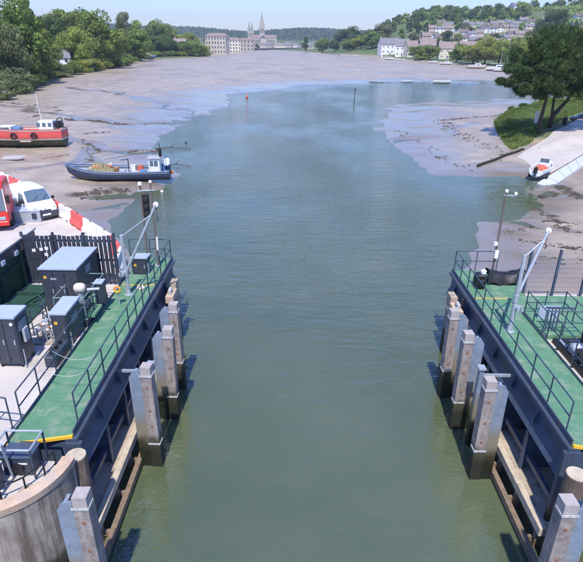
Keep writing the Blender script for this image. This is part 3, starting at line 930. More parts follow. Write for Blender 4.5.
# low machinery along the trench by the walkway
t = thing('hydraulic_unit', 'low dark hydraulic unit along left walkway edge', 'machine', (-8.45, 16.9, ZD))
MB().bbox(-8.75, -8.32, 15.95, 17.25, ZD, ZD + .42, .03).build('tank', 'navy_box', t)
for k in range(3):
    MB().lathe([(.07, 0), (.07, .16), (.03, .2)], 10, (-8.55, 16.2 + .35 * k, ZD + .42)).build('filler_cap', 'black', t)
# chain rope across walkway
mat('rope', (0.45, 0.47, 0.46), .8)
t = thing('safety_chain', 'pale safety chain slung across the left walkway near its end', 'chain', (-7.3, 15.1, ZD + .5))
for q, yy in ((0, 14.55), (1, 15.55)):
    pts = [(-8.2 + 1.7 * k / 10, yy, ZD + .95 - .35 * (1 - (2 * k / 10 - 1) ** 2)) for k in range(11)]
    MB().tube(pts, .008, 5).build('chain_run', 'rope', t)
# boxed lid at far end of left pier
cabinet('deck_locker', 'dark deck locker with pale blue lid at far end of left walkway', -7.95, -7.2, 24.3, 25.0, ZD, 4.65, doors=1, slope=-.08)
t = thing('rope_coil', 'small tan rope coil on left walkway by davit', 'rope', (-7.1, 22.6, ZD))
MB().lathe([(.12, .01), (.18, .02), (.19, .08), (.14, .14), (.09, .08)], 14, (-7.1, 22.6, ZD)).build('coil', 'pale_skinny', t)
t = thing('tarpaulin', 'black tarpaulin slung over locker inside the right end railing', 'tarpaulin', (10.2, 23.9, ZD))
mb = MB()
pr = np.random.RandomState(5)
n = 14
gx = np.linspace(9.55, 11.35, n); gy = np.linspace(23.45, 24.2, 7)
vv = []
for j, yy in enumerate(gy):
    for i, xx in enumerate(gx):
        zz = ZD + .72 - .22 * math.sin(math.pi * i / (n - 1)) + pr.uniform(-.03, .03)
        if j == 0: zz = ZD + .08 + .1 * math.sin(i * .9)
        if j == 1: zz -= .12
        if j == 6: zz = ZD + .3
        vv.append((xx, yy + (.04 * math.sin(i * 1.3) if j == 0 else 0), zz))
mb.add(vv, [(j * n + i, j * n + i + 1, (j + 1) * n + i + 1, (j + 1) * n + i) for j in range(6) for i in range(n - 1)])
mb.build('sheet', 'black', t, smooth=True)
MB().box(9.7, 11.2, 23.6, 24.1, ZD, ZD + .42).build('locker', 'black', t)
t = thing('winch_housing', 'black winch housing in corner of the right end railing', 'winch', (9.15, 23.4, ZD))
MB().bbox(8.8, 9.3, 23.05, 23.55, ZD, ZD + .72, .06).build('housing', 'black', t)
MB().lathe([(.02, 0), (.13, .02), (.14, .16), (.05, .22)], 12, (9.15, 23.25, ZD + .72)).build('lamp', 'white', t)
MB().tube([(9.05, 23.0, ZD + .4), (9.05, 22.85, ZD + .35)], .16, 12).build('drum', 'rubber', t)
t = thing('fender_chain', 'black chain and shackles hanging off right pier corner', 'chain', (8.2, 22.6, 3.0))
for k in range(5):
    MB().lathe([(.03, 0), (.07, .03), (.07, .12), (.03, .15)], 8, (8.16 - .02 * (k % 2), 22.6, 2.7 + k * .16)).build('link', 'black', t)

# ------------------------------------------------------------------ right pier yard
t = thing('mesh_fence', 'tall dark mesh fence along back of the right yard', 'fence', (14, 23.0, ZD - .15))
for x in (10.95, 12.3, 13.65, 15.0, 16.35):
    MB().box(x - .05, x + .05, 22.6, 22.7, ZD - .15, 6.0).build('post', 'navy', t)
    MB().bar((x, 22.68, 5.3), (x + .35, 22.68, 5.3), .05).build('bracket', 'navy', t)
for k in range(4):
    a = 10.95 + 1.35 * k
    mb = MB()
    xx = a + .08
    while xx < a + 1.3:
        mb.bar((xx, 22.74, ZD), (xx, 22.74, 5.95), .007)
        xx += .085
    for zz in np.arange(ZD + .05, 5.96, .24):
        mb.bar((a + .05, 22.75, zz), (a + 1.3, 22.75, zz), .007)
    mb.build('mesh_panel', 'rail_navy', t)
t = thing('platform', 'green raised platform behind walkway on the right pier', 'platform', (11, 20, ZD - .15))
for k, (x0, x1, y0, y1) in enumerate(((10.2, 11.95, 18.6, 20.55), (11.96, 15.0, 18.6, 20.55), (10.09, 12.5, 20.56, 22.39), (12.51, 15.0, 20.56, 22.39))):
    MB().box(x0, x1, y0, y1, ZD - .148, ZD + (.06 if k == 0 else .0)).build('deck_panel', 'deck_green', t)
railing('square guard rail round hatch on the right green platform', [(10.12, 18.65), (10.12, 20.45), (11.75, 20.45), (11.75, 18.65), (10.12, 18.65)], z=ZD + .06, gap=.85, heights=(1.05, .55))
t = thing('hatch_grating', 'dark slatted hatch frame standing inside the right guard rail', 'hatch', (11.0, 19.8, ZD + .06))
MB().box(10.5, 11.4, 20.0, 20.06, ZD + .06, ZD + .66).build('back_plate', 'lid_grey', t)
for k in range(4):
    MB().bar((10.4 + .14 * k, 19.0, ZD + .08), (10.45 + .14 * k, 19.15, ZD + .98), .05, .03).build('bar', 'navy', t)
MB().bar((10.35, 19.2, ZD + 1.0), (11.5, 19.2, ZD + .98), .06).build('top_bar', 'navy', t)
railing('dark railing on landward side of right green walkway', [(10.25, 12.9), (10.25, 15.2), (10.25, 17.6), (10.25, 18.5)])
t = thing('winding_gear', 'rusty winding gear in the dark trench beside right walkway', 'machine', (10.9, 16.6, ZD - .15))
MB().bbox(10.45, 12.2, 15.0, 18.4, ZD - .149, ZD + .06, .02).build('base_plate', 'black', t)
for k in range(4):
    MB().lathe([(.05, -.22), (.22, -.2), (.24, 0), (.22, .2), (.05, .22)], 14, (10.75, 15.3 + .62 * k, ZD + .3), 'x').build('drum', ['rust', 'pale_skinny', 'rubber', 'galv'][k], t, smooth=True)
    MB().box(10.55, 10.98, 15.56 + .62 * k, 15.66 + .62 * k, ZD + .06, ZD + .5).build('bearing', 'navy_box', t)
MB().bbox(11.3, 12.1, 15.6, 18.0, ZD + .06, ZD + .8, .03).build('gearbox', 'navy_box', t)
MB().tube([(10.6, 15.1, ZD + .12), (10.6, 18.2, ZD + .12)], .05, 8).build('pipe', 'galv', t)

# ------------------------------------------------------------------ near left: control stand on the pier nose
t = thing('control_stand', 'dark blue control box in a steel frame on left pier nose', 'control box', (-7.4, 11.2, 3.66))
MB().bbox(-7.75, -6.95, 10.95, 11.5, 3.66, 4.25, .03).build('box', 'navy_box', t)
MB().bbox(-7.78, -6.92, 10.92, 11.53, 4.252, 4.3, .01).build('box_lid', 'navy', t)
for (xx, yy) in ((-7.85, 10.85), (-6.85, 10.85), (-6.85, 11.62), (-7.85, 11.62)):
    MB().tube([(xx, yy, 3.66), (xx, yy, 4.62)], .03, 8).build('frame_post', 'rail_navy', t)
for a, b_ in (((-7.85, 10.85), (-6.85, 10.85)), ((-6.85, 10.85), (-6.85, 11.62)), ((-6.85, 11.62), (-7.85, 11.62)), ((-7.85, 11.62), (-7.85, 10.85))):
    MB().tube([(*a, 4.62), (*b_, 4.62)], .03, 8).build('frame_rail', 'galv', t)
MB().lathe([(.03, -.06), (.16, -.05), (.16, .0), (.03, .02)], 14, (-7.3, 10.91, 3.95), 'y').build('dial', 'black', t)
MB().box(-7.3, -7.05, 10.932, 10.946, 4.05, 4.09).build('nameplate', 'white', t)
t = thing('access_ladder', 'grey steel ladder with hooped handrails on left pier nose', 'ladder', (-7.9, 10.6, 3.66))
for xx in (-8.1, -7.5):
    MB().tube([(xx, 9.75, 3.67), (xx + .02, 10.25, 4.9), (xx + .02, 10.75, 4.9), (xx, 10.9, 3.67)], .035, 8).build('handrail', 'galv', t)
for k in range(5):
    f_ = k / 5
    MB().bar((-8.08, 9.8 + .45 * f_, 3.8 + 1.0 * f_), (-7.5, 9.8 + .45 * f_, 3.8 + 1.0 * f_), .10, .035).build('rung', 'galv', t)
MB().bbox(-8.0, -7.6, 10.2, 10.75, 3.66, 4.3, .02).build('hatch_box', 'navy', t)
MB().lathe([(.05, 0), (.05, .5), (.02, .55)], 8, (-8.3, 11.0, 4.3)).build('standpipe', 'galv', t)
t = thing('manhole_cover', 'round pale concrete manhole cover on left pier nose', 'manhole', (-6.85, 10.35, 3.66))
MB().lathe([(.24, 0), (.24, .05), (.22, .07)], 24, (-6.85, 10.35, 3.66)).build('cover', 'shelf', t)
railing('black curved railing inside rim of the left pier nose', [(X(-1, 9.15) + 1.68 * math.cos(R(a)), 11.5 + 1.68 * math.sin(R(a))) for a in (-80, -60, -40, -20, -4)], z=3.66, h=.45, gap=2, mats='black', heights=(.45,))
t = thing('perforated_post', 'pale perforated steel post behind nearest right fender pile', 'post', (7.35, 9.8, -2))
MB().box(7.28, 7.48, 9.75, 9.8, -2, 4.45).build('web', 'galv_pile', t)
for k in range(14):
    MB().lathe([(.03, -.005), (.03, .0)], 8, (7.38, 9.745, 2.2 + .16 * k), 'y').build('hole', 'black', t)
MB().box(7.3, 7.46, 9.72, 9.85, 4.451, 4.52).build('cap', 'white', t)

# ------------------------------------------------------------------ red and white barriers along the quay edge
def barrier_mesh(mb, x0, x1):
    prof = [(-.25, 0), (.25, 0), (.25, .22), (.12, .42), (.09, .82), (.05, .86), (-.05, .86), (-.09, .82), (-.12, .42), (-.25, .22)]
    mb.loft([[(x0, p, z) for p, z in prof], [(x1, p, z) for p, z in prof]])
path = [(-31.0, 49.6), (-24.0, 43.0), (-19.5, 38.4), (-14.2, 32.6), (-10.15, 27.95), (-8.95, 25.9), (-8.6, 23.7)]
def along(path, d):
    for i in range(len(path) - 1):
        a = Vector(path[i]); b_ = Vector(path[i + 1])
        l = (b_ - a).length
        if d <= l:
            return a.lerp(b_, d / l), (b_ - a)
        d -= l
    return Vector(path[-1]), Vector(path[-1]) - Vector(path[-2])
tot = sum((Vector(path[i + 1]) - Vector(path[i])).length for i in range(len(path) - 1))
proto = {}
for c_ in ('barrier_red', 'barrier_white'):
    mb = MB(); barrier_mesh(mb, -.96, .96)
    bo = mb.build('body', c_, None)
    mb = MB()
    mb.box(-1.01, -.9605, -.06, .06, .1, .7)
    lug = mb.build('lug', c_, None)
    mb = MB()
    for sx in (-.5, .5):
        mb.box(sx - .16, sx + .16, -.26, .26, .001, .07)
    sl = mb.build('fork_slot', 'rubber', None)
    cp = MB().lathe([(.06, .86), (.06, .89), (.02, .9)], 10).build('filler_cap', 'black', None)
    proto[c_] = (bo, lug, sl, cp)
d = 1.0
k = 0
ordn = ['first', 'second', 'third', 'fourth', 'fifth', 'sixth', 'seventh', 'eighth', 'ninth', 'tenth', 'eleventh', 'twelfth', 'thirteenth', 'fourteenth', 'fifteenth', 'sixteenth', 'seventeenth', 'eighteenth', 'nineteenth', 'twentieth']
bars = []
while d < tot - .9:
    p, dr = along(path, d)
    bars.append((p, dr))
    d += 2.02
nb = len(bars)
for i, (p, dr) in enumerate(bars):
    j = nb - 1 - i
    red = 'WRWWRWRWRWRWRWRWRWRWRWRWRW'[j] == 'R'
    c_ = 'barrier_red' if red else 'barrier_white'
    col = 'red' if red else 'white'
    t = thing('road_barrier', '%s plastic barrier, %s in the row counted from dark slatted fence' % (col, ordn[j]), 'barrier', (p.x, p.y, ZD), math.atan2(dr.y, dr.x) + rnd.uniform(-.03, .03), group='red and white barriers along the quay edge')
    for q in proto[c_]:
        o = q.copy(); COL.objects.link(o); o.parent = t
for pr_ in proto.values():
    for q in pr_:
        bpy.data.objects.remove(q)

# ------------------------------------------------------------------ van
def wheel(parent, x, y, r, w, rim='galv'):
    wz = MB().lathe([(r * .62, -w / 2), (r * .95, -w / 2), (r, -w * .3), (r, w * .3), (r * .95, w / 2), (r * .62, w / 2)], 22, (x, y, r), 'y').build('wheel', 'rubber', parent, world=False, smooth=False)
    MB().lathe([(.02, -w * .42), (r * .6, -w * .38), (r * .63, 0), (r * .6, w * .38), (.02, w * .42)], 16, (x, y, r), 'y').build('rim', rim, wz, world=False)
def van(label, loc, rz):
    t = thing('parked_van', label, 'van', loc, rz)
    # stations along x (forward +x): (x, ztop, half width low, half width top)
    st = [(-2.08, 1.55, .78, .62), (-2.02, 1.74, .84, .68), (-1.6, 1.81, .87, .70), (-.6, 1.84, .88, .71), (.35, 1.82, .88, .70), (.62, 1.74, .88, .69),
          (.95, 1.42, .88, .74), (1.26, 1.10, .87, .80), (1.55, 1.02, .86, .77), (1.85, .92, .82, .70), (2.02, .78, .74, .60), (2.08, .62, .68, .5)]
    rings = []
    for x_, zt, wl, wt in st:
        zb = .26
        zm = min(.98, zt - .08)
        zs = zt - .10 if zt > 1.2 else zt - .05
        half = [(wl * .92, zb), (wl, zb + .12), (wl * 1.005, (zb + zm) / 2), (wl * .985, zm), (wt + .06, zs), (wt - .05, zt - .01), (wt * .45, zt + .012)]
        rings.append([(x_, w_, z_) for w_, z_ in half] + [(x_, -w_, z_) for w_, z_ in half[::-1]])
    MB().loft(rings).build('body', 'van_white', t, world=False, smooth=True)
    def quadp(name, pts, m, off, parent=t):
        P_ = [Vector(p) for p in pts]
        nrm = (P_[1] - P_[0]).cross(P_[-1] - P_[0]).normalized() * off
        MB().add([p + nrm for p in P_] + [p - nrm * .5 for p in P_], [tuple(range(len(P_))), tuple(range(len(P_), 2 * len(P_)))[::-1]] + [(i, (i + 1) % len(P_), len(P_) + (i + 1) % len(P_), len(P_) + i) for i in range(len(P_))]).build(name, m, parent, world=False)
    quadp('windscreen', [(.66, -.66, 1.725), (1.24, -.76, 1.14), (1.28, 0, 1.155), (1.24, .76, 1.14), (.66, .66, 1.725), (.64, 0, 1.765)], 'glass', .012)
    for sg in (-1, 1):
        pts = [(.05, sg * .80, 1.58), (.62, sg * .795, 1.55), (1.08, sg * .865, 1.10), (.05, sg * .882, 1.05)]
        if sg > 0: pts = pts[::-1]
        quadp('side_window', pts, 'glass', .015)
        MB().box(.0, .012, min(sg * .875, sg * .892), max(sg * .875, sg * .892), .4, 1.0).build('door_seam', 'black', t, world=False)
        MB().box(-.95, -.938, min(sg * .872, sg * .889), max(sg * .872, sg * .889), .4, 1.5).build('door_seam', 'black', t, world=False)
        MB().box(.1, .25, min(sg * .882, sg * .91), max(sg * .882, sg * .91), .93, .97).build('door_handle', 'black', t, world=False)
        MB().bbox(.92, 1.08, min(sg * .9, sg * 1.06), max(sg * .9, sg * 1.06), 1.08, 1.26, .03).build('mirror', 'black', t, world=False)
        hl = [(1.72, sg * .80, .93), (1.97, sg * .70, .80), (2.03, sg * .55, .70), (1.98, sg * .45, .80), (1.82, sg * .58, .94)]
        if sg < 0: hl = hl[::-1]
        quadp('headlight', hl, 'galv', .02)
        MB().box(-1.9, -.1, min(sg * .88, sg * .90), max(sg * .88, sg * .90), .5, .58).build('side_moulding', 'black', t, world=False)
        for wx in (-1.35, 1.32):
            MB().lathe([(.02, -.02), (.37, -.02), (.37, .02), (.02, .02)], 18, (wx, sg * .872, .34), 'y').build('wheel_arch', 'black', t, world=False)
            wheel(t, wx, sg * .80, .31, .2)
    rg = []
    for x_, w_, z0, z1 in ((1.95, .86, .24, .60), (2.08, .76, .22, .62), (2.16, .5, .22, .62), (2.18, .2, .22, .62)):
        rg.append((x_, w_, z0, z1))
    prof = [(x_, w_) for x_, w_, _, _ in rg] + [(x_, -w_) for x_, w_, _, _ in rg[::-1]]
    MB().prism(prof + [(1.9, -.86), (1.9, .86)], .22, .60).build('front_bumper', 'navy_box', t, world=False)
    MB().box(2.182, 2.195, -.26, .26, .36, .47).build('number_plate', 'white', t, world=False)
    MB().box(2.075, 2.10, -.34, .34, .63, .70).build('grille', 'black', t, world=False)
    MB().lathe([(.05, 0), (.05, .012)], 10, (2.05, 0, .76), 'x').build('badge', 'galv', t, world=False)
    MB().box(-2.14, -2.05, -.8, .8, .28, .5).build('rear_bumper', 'black', t, world=False)
    for sg in (-1, 1):
        MB().box(-2.1, -2.06, min(sg * .62, sg * .78), max(sg * .62, sg * .78), .8, 1.3).build('tail_light', 'truck_red', t, world=False)
    for yy in (-.35, .25):
        MB().bar((1.26, yy, 1.17), (1.02, yy + .38, 1.41), .02).build('wiper', 'black', t, world=False)
    return t
pf = W(47, 220, ZD)
hd = math.atan2(-.62, .62)
vl = Vector((pf.x, pf.y, ZD)) - Vector((math.cos(hd), math.sin(hd), 0)) * 2.0
van('white panel van parked by red and white quay barriers', vl, hd)

# red flat-fronted lorry cut by the frame edge
pf = W(7, 231, ZD)
hd = R(-72)
fwd = Vector((math.cos(hd), math.sin(hd), 0))
lat = Vector((-fwd.y, fwd.x, 0))
tl = Vector((pf.x, pf.y, ZD)) - fwd * 2.5 - lat * .85
t = thing('parked_lorry', 'red lorry with tall windscreen at the left frame edge', 'lorry', tl, hd)
def bxl(name, m, *a, parent=t, bev=.05):
    return MB().bbox(*a, b=bev).build(name, m, parent, world=False)
rings = []
for x_, z0, z1, w_ in ((.4, .55, 2.95, 1.12), (1.9, .55, 2.98, 1.12), (2.3, .55, 2.85, 1.10), (2.42, .55, 2.62, 1.06), (2.5, .5, 1.2, 1.08), (2.52, .45, .95, 1.06)):
    rings.append([(x_, w_, z0), (x_, w_ + .02, (z0 + z1) / 2), (x_, w_ - .06, z1 - .06), (x_, w_ - .16, z1), (x_, -w_ + .16, z1), (x_, -w_ + .06, z1 - .06), (x_, -w_ - .02, (z0 + z1) / 2), (x_, -w_, z0)])
MB().loft(rings).build('cab', 'truck_red', t, world=False)
MB().add([(2.435, -1.0, 2.55), (2.435, 1.0, 2.55), (2.515, 1.02, 1.25), (2.515, -1.02, 1.25), (2.40, -1.0, 2.55), (2.40, 1.0, 2.55), (2.46, 1.02, 1.25), (2.46, -1.02, 1.25)],
         [(0, 1, 2, 3), (4, 7, 6, 5), (0, 4, 5, 1), (1, 5, 6, 2), (2, 6, 7, 3), (3, 7, 4, 0)]).build('windscreen', 'glass', t, world=False)
for sg in (-1, 1):
    MB().bar((2.46, sg * 1.06, 2.6), (2.535, sg * 1.08, 1.2), .10, .05).build('pillar', 'white', t, world=False)
    MB().bbox(2.515, 2.56, min(sg * .6, sg * .95), max(sg * .6, sg * .95), .72, .92, .02).build('headlight', 'galv', t, world=False)
    MB().bbox(2.35, 2.55, min(sg * 1.16, sg * 1.34), max(sg * 1.16, sg * 1.34), 1.7, 2.2, .03).build('mirror', 'black', t, world=False)
    wheel(t, 1.4, sg * .98, .46, .3)
    wheel(t, -1.9, sg * .98, .46, .3)
bxl('bumper', 'truck_red', 2.45, 2.64, -1.1, 1.1, .38, .66)
bxl('number_plate', 'white', 2.645, 2.66, -.28, .28, .46, .57, bev=.004)
bxl('chassis', 'black', -3.2, 2.4, -.5, .5, .42, .548)
bxl('load_bed', 'boat_grey', -3.3, .3, -1.1, 1.1, .55, 1.2)
bxl('roof_beacon', 'orange', 1.0, 1.2, -.3, .3, 2.985, 3.1, bev=.02)
bxl('dash_load', 'orange', 2.30, 2.39, -.4, .3, 1.05, 1.18, bev=.02)
# silver box in front of the van
pb = W(26, 223, ZD)
t = thing('storage_box', 'silver metal box on ground between lorry and white van', 'box', (pb.x, pb.y + .55, ZD), R(8))
MB().bbox(-.95, .85, -.5, .5, 0, .72, .02).build('body', 'galv', t, world=False)
MB().bbox(-.98, .88, -.53, .53, .722, .80, .015).build('lid', 'lid_grey', t, world=False)
for xx in (-.5, .4):
    MB().box(xx - .05, xx + .05, -.545, -.531, .62, .76).build('latch', 'galv', t, world=False)
# loose bollard-like ground items near the barriers
t = thing('mooring_bollard', 'short black mooring bollard on quay near dark fence', 'bollard', (-11.2, 26.9, ZD))
MB().lathe([(.22, 0), (.22, .04), (.11, .08), (.10, .4), (.17, .46), (.17, .54), (.05, .58)], 16, (-11.2, 26.9, ZD)).build('body', 'black', t)
t = thing('hose_reel', 'low dark cable reel on the quay behind dark fence', 'reel', (-13.2, 25.6, ZD))
MB().lathe([(.35, -.22), (.35, -.19), (.2, -.18), (.2, .18), (.35, .19), (.35, .22)], 18, (-13.2, 25.6, ZD + .36), 'y').build('drum', 'black', t)

# ------------------------------------------------------------------ boats
def hull(mbfn, Lh, beam, z_sheer, z_bow, z_stern, depth, q0, q1, nst=22, nq=6, transom=.75, full=.55, extra=0.0):
    """band of hull between girth q0..q1 (0 keel, 1 sheer)."""
    mb = MB()
    rows = []
    for i in range(nst):
        t_ = i / (nst - 1)
        x = -Lh / 2 + Lh * t_
        if t_ < full:
            bb = beam / 2 * (transom + (1 - transom) * math.sin(math.pi / 2 * t_ / full))
        else:
            bb = beam / 2 * max(0.012, 1 - ((t_ - full) / (1 - full)) ** 2.2)
        sh = z_sheer + (z_bow - z_sheer) * max(0, (t_ - .45) / .55) ** 2 + (z_stern - z_sheer) * max(0, (.3 - t_) / .3) ** 2
        kz = depth * max(0, (t_ - .78) / .22) ** 2.2
        row = []
        for j in range(nq + 1):
            q = q0 + (q1 - q0) * j / nq
            w = bb * (min(1, math.sin(min(1, q * 1.35) * math.pi / 2)) * (.86 + .14 * q)) + extra
            z = kz + (sh - kz) * (q ** 1.35)
            xx = x + (0.28 * (q - .5) if t_ > .9 else 0) * (t_ - .9) * 10
            row.append((xx, w, z))
        rows.append(row)
    for sg in (1, -1):
        vs_ = [(p[0], sg * p[1], p[2]) for r in rows for p in r]
        n = nq + 1
        mb.add(vs_, [(i * n + j, i * n + j + 1, (i + 1) * n + j + 1, (i + 1) * n + j) for i in range(nst - 1) for j in range(nq)])
    # transom strip
    r = rows[0]
    mb.add([(p[0], p[1], p[2]) for p in r] + [(p[0], -p[1], p[2]) for p in r], [(j, j + 1, nq + 1 + j + 1, nq + 1 + j) for j in range(nq)])
    return mb, rows
def deck_mb(rows, dz, inset=.06):
    mb = MB()
    vs_ = []
    for r in rows:
        p = r[-1]
        vs_ += [(p[0], max(0, p[1] - inset), p[2] - dz), (p[0], -max(0, p[1] - inset), p[2] - dz)]
    mb.add(vs_, [(2 * i, 2 * i + 1, 2 * i + 3, 2 * i + 2) for i in range(len(rows) - 1)])
    return mb
def gunwale(rows, r=.05):
    mb = MB()
    for sg in (1, -1):
        mb.tube([(q[-1][0], sg * q[-1][1], q[-1][2]) for q in rows], r, 6)
    return mb
def ring_tyre(c_, r=.32, w=.1):
    mb = MB()
    rings = []
    for k in range(20):
        a = 2 * math.pi * k / 20
        rings.append([(c_[0] + (r + w * math.cos(q)) * math.cos(a), c_[1] + w * math.sin(q), c_[2] + (r + w * math.cos(q)) * math.sin(a)) for q in [2 * math.pi * j / 8 for j in range(8)]])
    mb.loft(rings + [rings[0]], True, False)
    return mb

# blue fishing boat, bow to the left
def lift(w, dz=0):
    return Vector((w.x, w.y, max(0, hgt(w.x, w.y)) + dz))
pa = W(72, 182, 0.15); pz = W(168, 181, 0.15)
mid = (pa + pz) / 2
ang = math.atan2(pa.y - pz.y, pa.x - pz.x)
t = thing('fishing_boat', 'blue open fishing boat heaped with nets aground at the water edge', 'boat', (mid.x, mid.y, max(.0, hgt(mid.x, mid.y)) - .15), rot=(R(-2), 0, ang))
LH = (pa - pz).length + .6
args = (LH, 3.3, 1.25, 1.85, 1.25, .9)
mb, _ = hull(None, *args, 0, .42); mb.build('lower_hull', 'hull_foul', t, world=False, smooth=True)
mb, _ = hull(None, *args, .42, .88); mb.build('upper_hull', 'hull_blue', t, world=False, smooth=True)
mb, rows = hull(None, *args, .88, 1.0, extra=.02); mb.build('bulwark', 'boat_grey', t, world=False, smooth=True)
gunwale(rows, .06).build('gunwale', 'boat_blue', t, world=False)
deck_mb(rows, .35).build('deck', 'boat_grey', t, world=False)
# wheelhouse at stern (negative x)
MB().bbox(-LH * .36 - .6, -LH * .36 + .6, -.7, .7, .8, 2.5, .06).build('wheelhouse', 'white', t, world=False)
MB().bbox(-LH * .36 - .7, -LH * .36 + .7, -.8, .8, 2.502, 2.58, .02).build('wheelhouse_roof', 'boat_grey', t, world=False)
for sg in (-1, 1):
    MB().box(-LH * .36 - .4, -LH * .36 + .0, min(sg * .701, sg * .72), max(sg * .701, sg * .72), 1.7, 2.3).build('window', 'glass', t, world=False)
    MB().box(-LH * .36 + .08, -LH * .36 + .45, min(sg * .701, sg * .72), max(sg * .701, sg * .72), 1.7, 2.3).build('window', 'glass', t, world=False)
MB().box(-LH * .36 + .601, -LH * .36 + .62, -.5, .5, 1.7, 2.3).build('window', 'glass', t, world=False)
MB().tube([(-LH * .42, 0, 2.5), (-LH * .42, 0, 4.0)], .04, 8).build('mast', 'black', t, world=False)
MB().bbox(-LH * .42 - .16, -LH * .42 + .16, -.12, .12, 2.6, 3.5, .02).build('exhaust', 'black', t, world=False)
for sg in (-1, 1):
    MB().tube([(-LH * .46, sg * 1.1, 1.1), (-LH * .46, sg * 1.0, 2.5), (-LH * .46, 0, 2.7)], .04, 8).build('gallows', 'boat_blue', t, world=False)
MB().lathe([(.05, -.35), (.36, -.34), (.36, .34), (.05, .35)], 18, (-LH * .47, -.5, 1.9), 'y').build('net_drum', 'white', t, world=False)
MB().bbox(-LH * .45, -LH * .40, -1.2, -.5, .9, 1.55, .03).build('engine_box', 'boat_blue', t, world=False)
MB().lathe([(.02, 0), (.16, .05), (.2, .2), (.14, .36), (.02, .4)], 12, (-LH * .5 - .1, -1.0, .4)).build('fender', 'orange', t, world=False, smooth=True)
for k, (fx, fy) in enumerate(((-.25, .8), (-.2, -.7), (-.05, .9), (-.12, -.9))):
    MB().bbox(LH * fx - .35, LH * fx + .3, fy - .28, fy + .28, .9, 1.35 + .1 * (k % 2), .03).build('fish_box', ['boat_blue', 'rope_red', 'boat_grey', 'white'][k], t, world=False)
MB().tube([(LH * -.1, 0, .9), (LH * -.1, 0, 2.4)], .05, 8).build('hauler_post', 'black', t, world=False)
MB().tube([(LH * -.1, 0, 2.3), (LH * -.02, -.6, 2.1)], .04, 8).build('hauler_arm', 'black', t, world=False)
MB().tube([(-LH * .42, 0, 3.3), (LH * .12, .1, 2.35)], .045, 8, .03).build('boom', 'timber_dark', t, world=False)
MB().tube([(-LH * .42, 0, 3.95), (LH * .46, 0, 1.9)], .012, 5).build('stay', 'black', t, world=False)
MB().bbox(LH * .02 - .2, LH * .02 + .2, -.4, .1, .9, 1.45, .1).build('oilskin_bundle', 'rust', t, world=False)
pr = np.random.RandomState(11)
def heap(x0, x1, y0, y1, zb, h, n=28, m=10):
    mb = MB(); vv = []
    for i in range(n):
        for j in range(m):
            a = i / (n - 1); c_ = j / (m - 1)
            e = (math.sin(math.pi * a) ** .35) * (math.sin(math.pi * c_) ** .4)
            vv.append((x0 + (x1 - x0) * a, y0 + (y1 - y0) * c_, zb + h * e * (.62 + .5 * pr.rand())))
    mb.add(vv, [(i * m + j, i * m + j + 1, (i + 1) * m + j + 1, (i + 1) * m + j) for i in range(n - 1) for j in range(m - 1)])
    return mb
nt_ = thing('fishing_nets', 'yellow-brown heap of nets piled on the blue fishing boat', 'nets', t.location, rot=t.rotation_euler)
heap(LH * .03, LH * .31, -.95, .95, .95, .95).build('net_heap', 'net', nt_, world=False)
for k in range(14):
    a = pr.uniform(LH * .06, LH * .28)
    MB().lathe([(.02, 0), (.11, .04), (.13, .12), (.06, .22)], 8, (a, pr.uniform(-.7, .7), 1.5 + pr.uniform(-.1, .2))).build('float', ['orange', 'white', 'rope_red'][k % 3], nt_, world=False, smooth=True)

# red boat lying on the mud (bow beyond the frame edge)
pa = W(-22, 149, .3); pz = W(67, 148, .3)
mid = (pa + pz) / 2
ang = math.atan2(pa.y - pz.y, pa.x - pz.x)
LH = (pa - pz).length
t = thing('workboat', 'red workboat with green weedy bottom stranded on the mud', 'boat', (mid.x, mid.y, hgt(mid.x, mid.y) - .1), rot=(R(3), 0, ang))
args = (LH, 4.0, 2.55, 3.4, 2.6, 1.2)
mb, _ = hull(None, *args, 0, .55, transom=.9); mb.build('lower_hull', 'hull_algae', t, world=False, smooth=True)
mb, _ = hull(None, *args, .55, .62, transom=.9, nq=2, extra=.015); mb.build('boot_stripe', 'pale_skinny', t, world=False, smooth=True)
mb, _ = hull(None, *args, .62, .95, transom=.9); mb.build('upper_hull', 'hull_red', t, world=False, smooth=True)
mb, rows = hull(None, *args, .95, 1.0, transom=.9, nq=2, extra=.03); mb.build('bulwark_cap', 'barrier_white', t, world=False, smooth=True)
gunwale(rows, .06).build('gunwale', 'rope_red', t, world=False)
deck_mb(rows, .4).build('deck', 'boat_grey', t, world=False)
MB().bbox(-LH * .40, -LH * .24, -1.0, 1.0, 2.2, 3.7, .06).build('cabin', 'white', t, world=False)
for k in range(3):
    MB().box(-LH * .385 + k * .75, -LH * .385 + k * .75 + .45, 1.001, 1.03, 2.9, 3.4).build('window', 'glass', t, world=False)
    MB().box(-LH * .385 + k * .75, -LH * .385 + k * .75 + .45, -1.03, -1.001, 2.9, 3.4).build('window', 'glass', t, world=False)
MB().tube([(-LH * .26, 0, 3.7), (-LH * .24, 0, 7.2)], .06, 8, .03).build('mast', 'white', t, world=False)
MB().tube([(-LH * .25, 0, 5.6), (-LH * .25, 1.2, 3.6)], .015, 5).build('stay', 'black', t, world=False)
for sg in (-1, 1):
    MB().tube([(-LH * .46, sg * 1.3, 2.4), (-LH * .46, sg * 1.2, 3.9), (-LH * .46, 0, 4.0)], .07, 8).build('gallows', 'black', t, world=False)
MB().lathe([(.1, -.6), (.5, -.58), (.5, .58), (.1, .6)], 16, (-LH * .45, 0, 3.1), 'y').build('winch', 'black', t, world=False)
for fx in (-.20, .02, .27):
    ring_tyre((LH * fx, 2.06, 1.75), .36, .11).build('tyre_fender', 'rubber', t, world=False)
MB().box(-LH * .16, -LH * .04, 1.9, 1.99, .95, 1.15).build('patch_board', 'timber_pale', t, world=False)
MB().bbox(LH * .06, LH * .22, -1.2, 1.2, 2.2, 3.0, .08).build('deck_house', 'white', t, world=False)
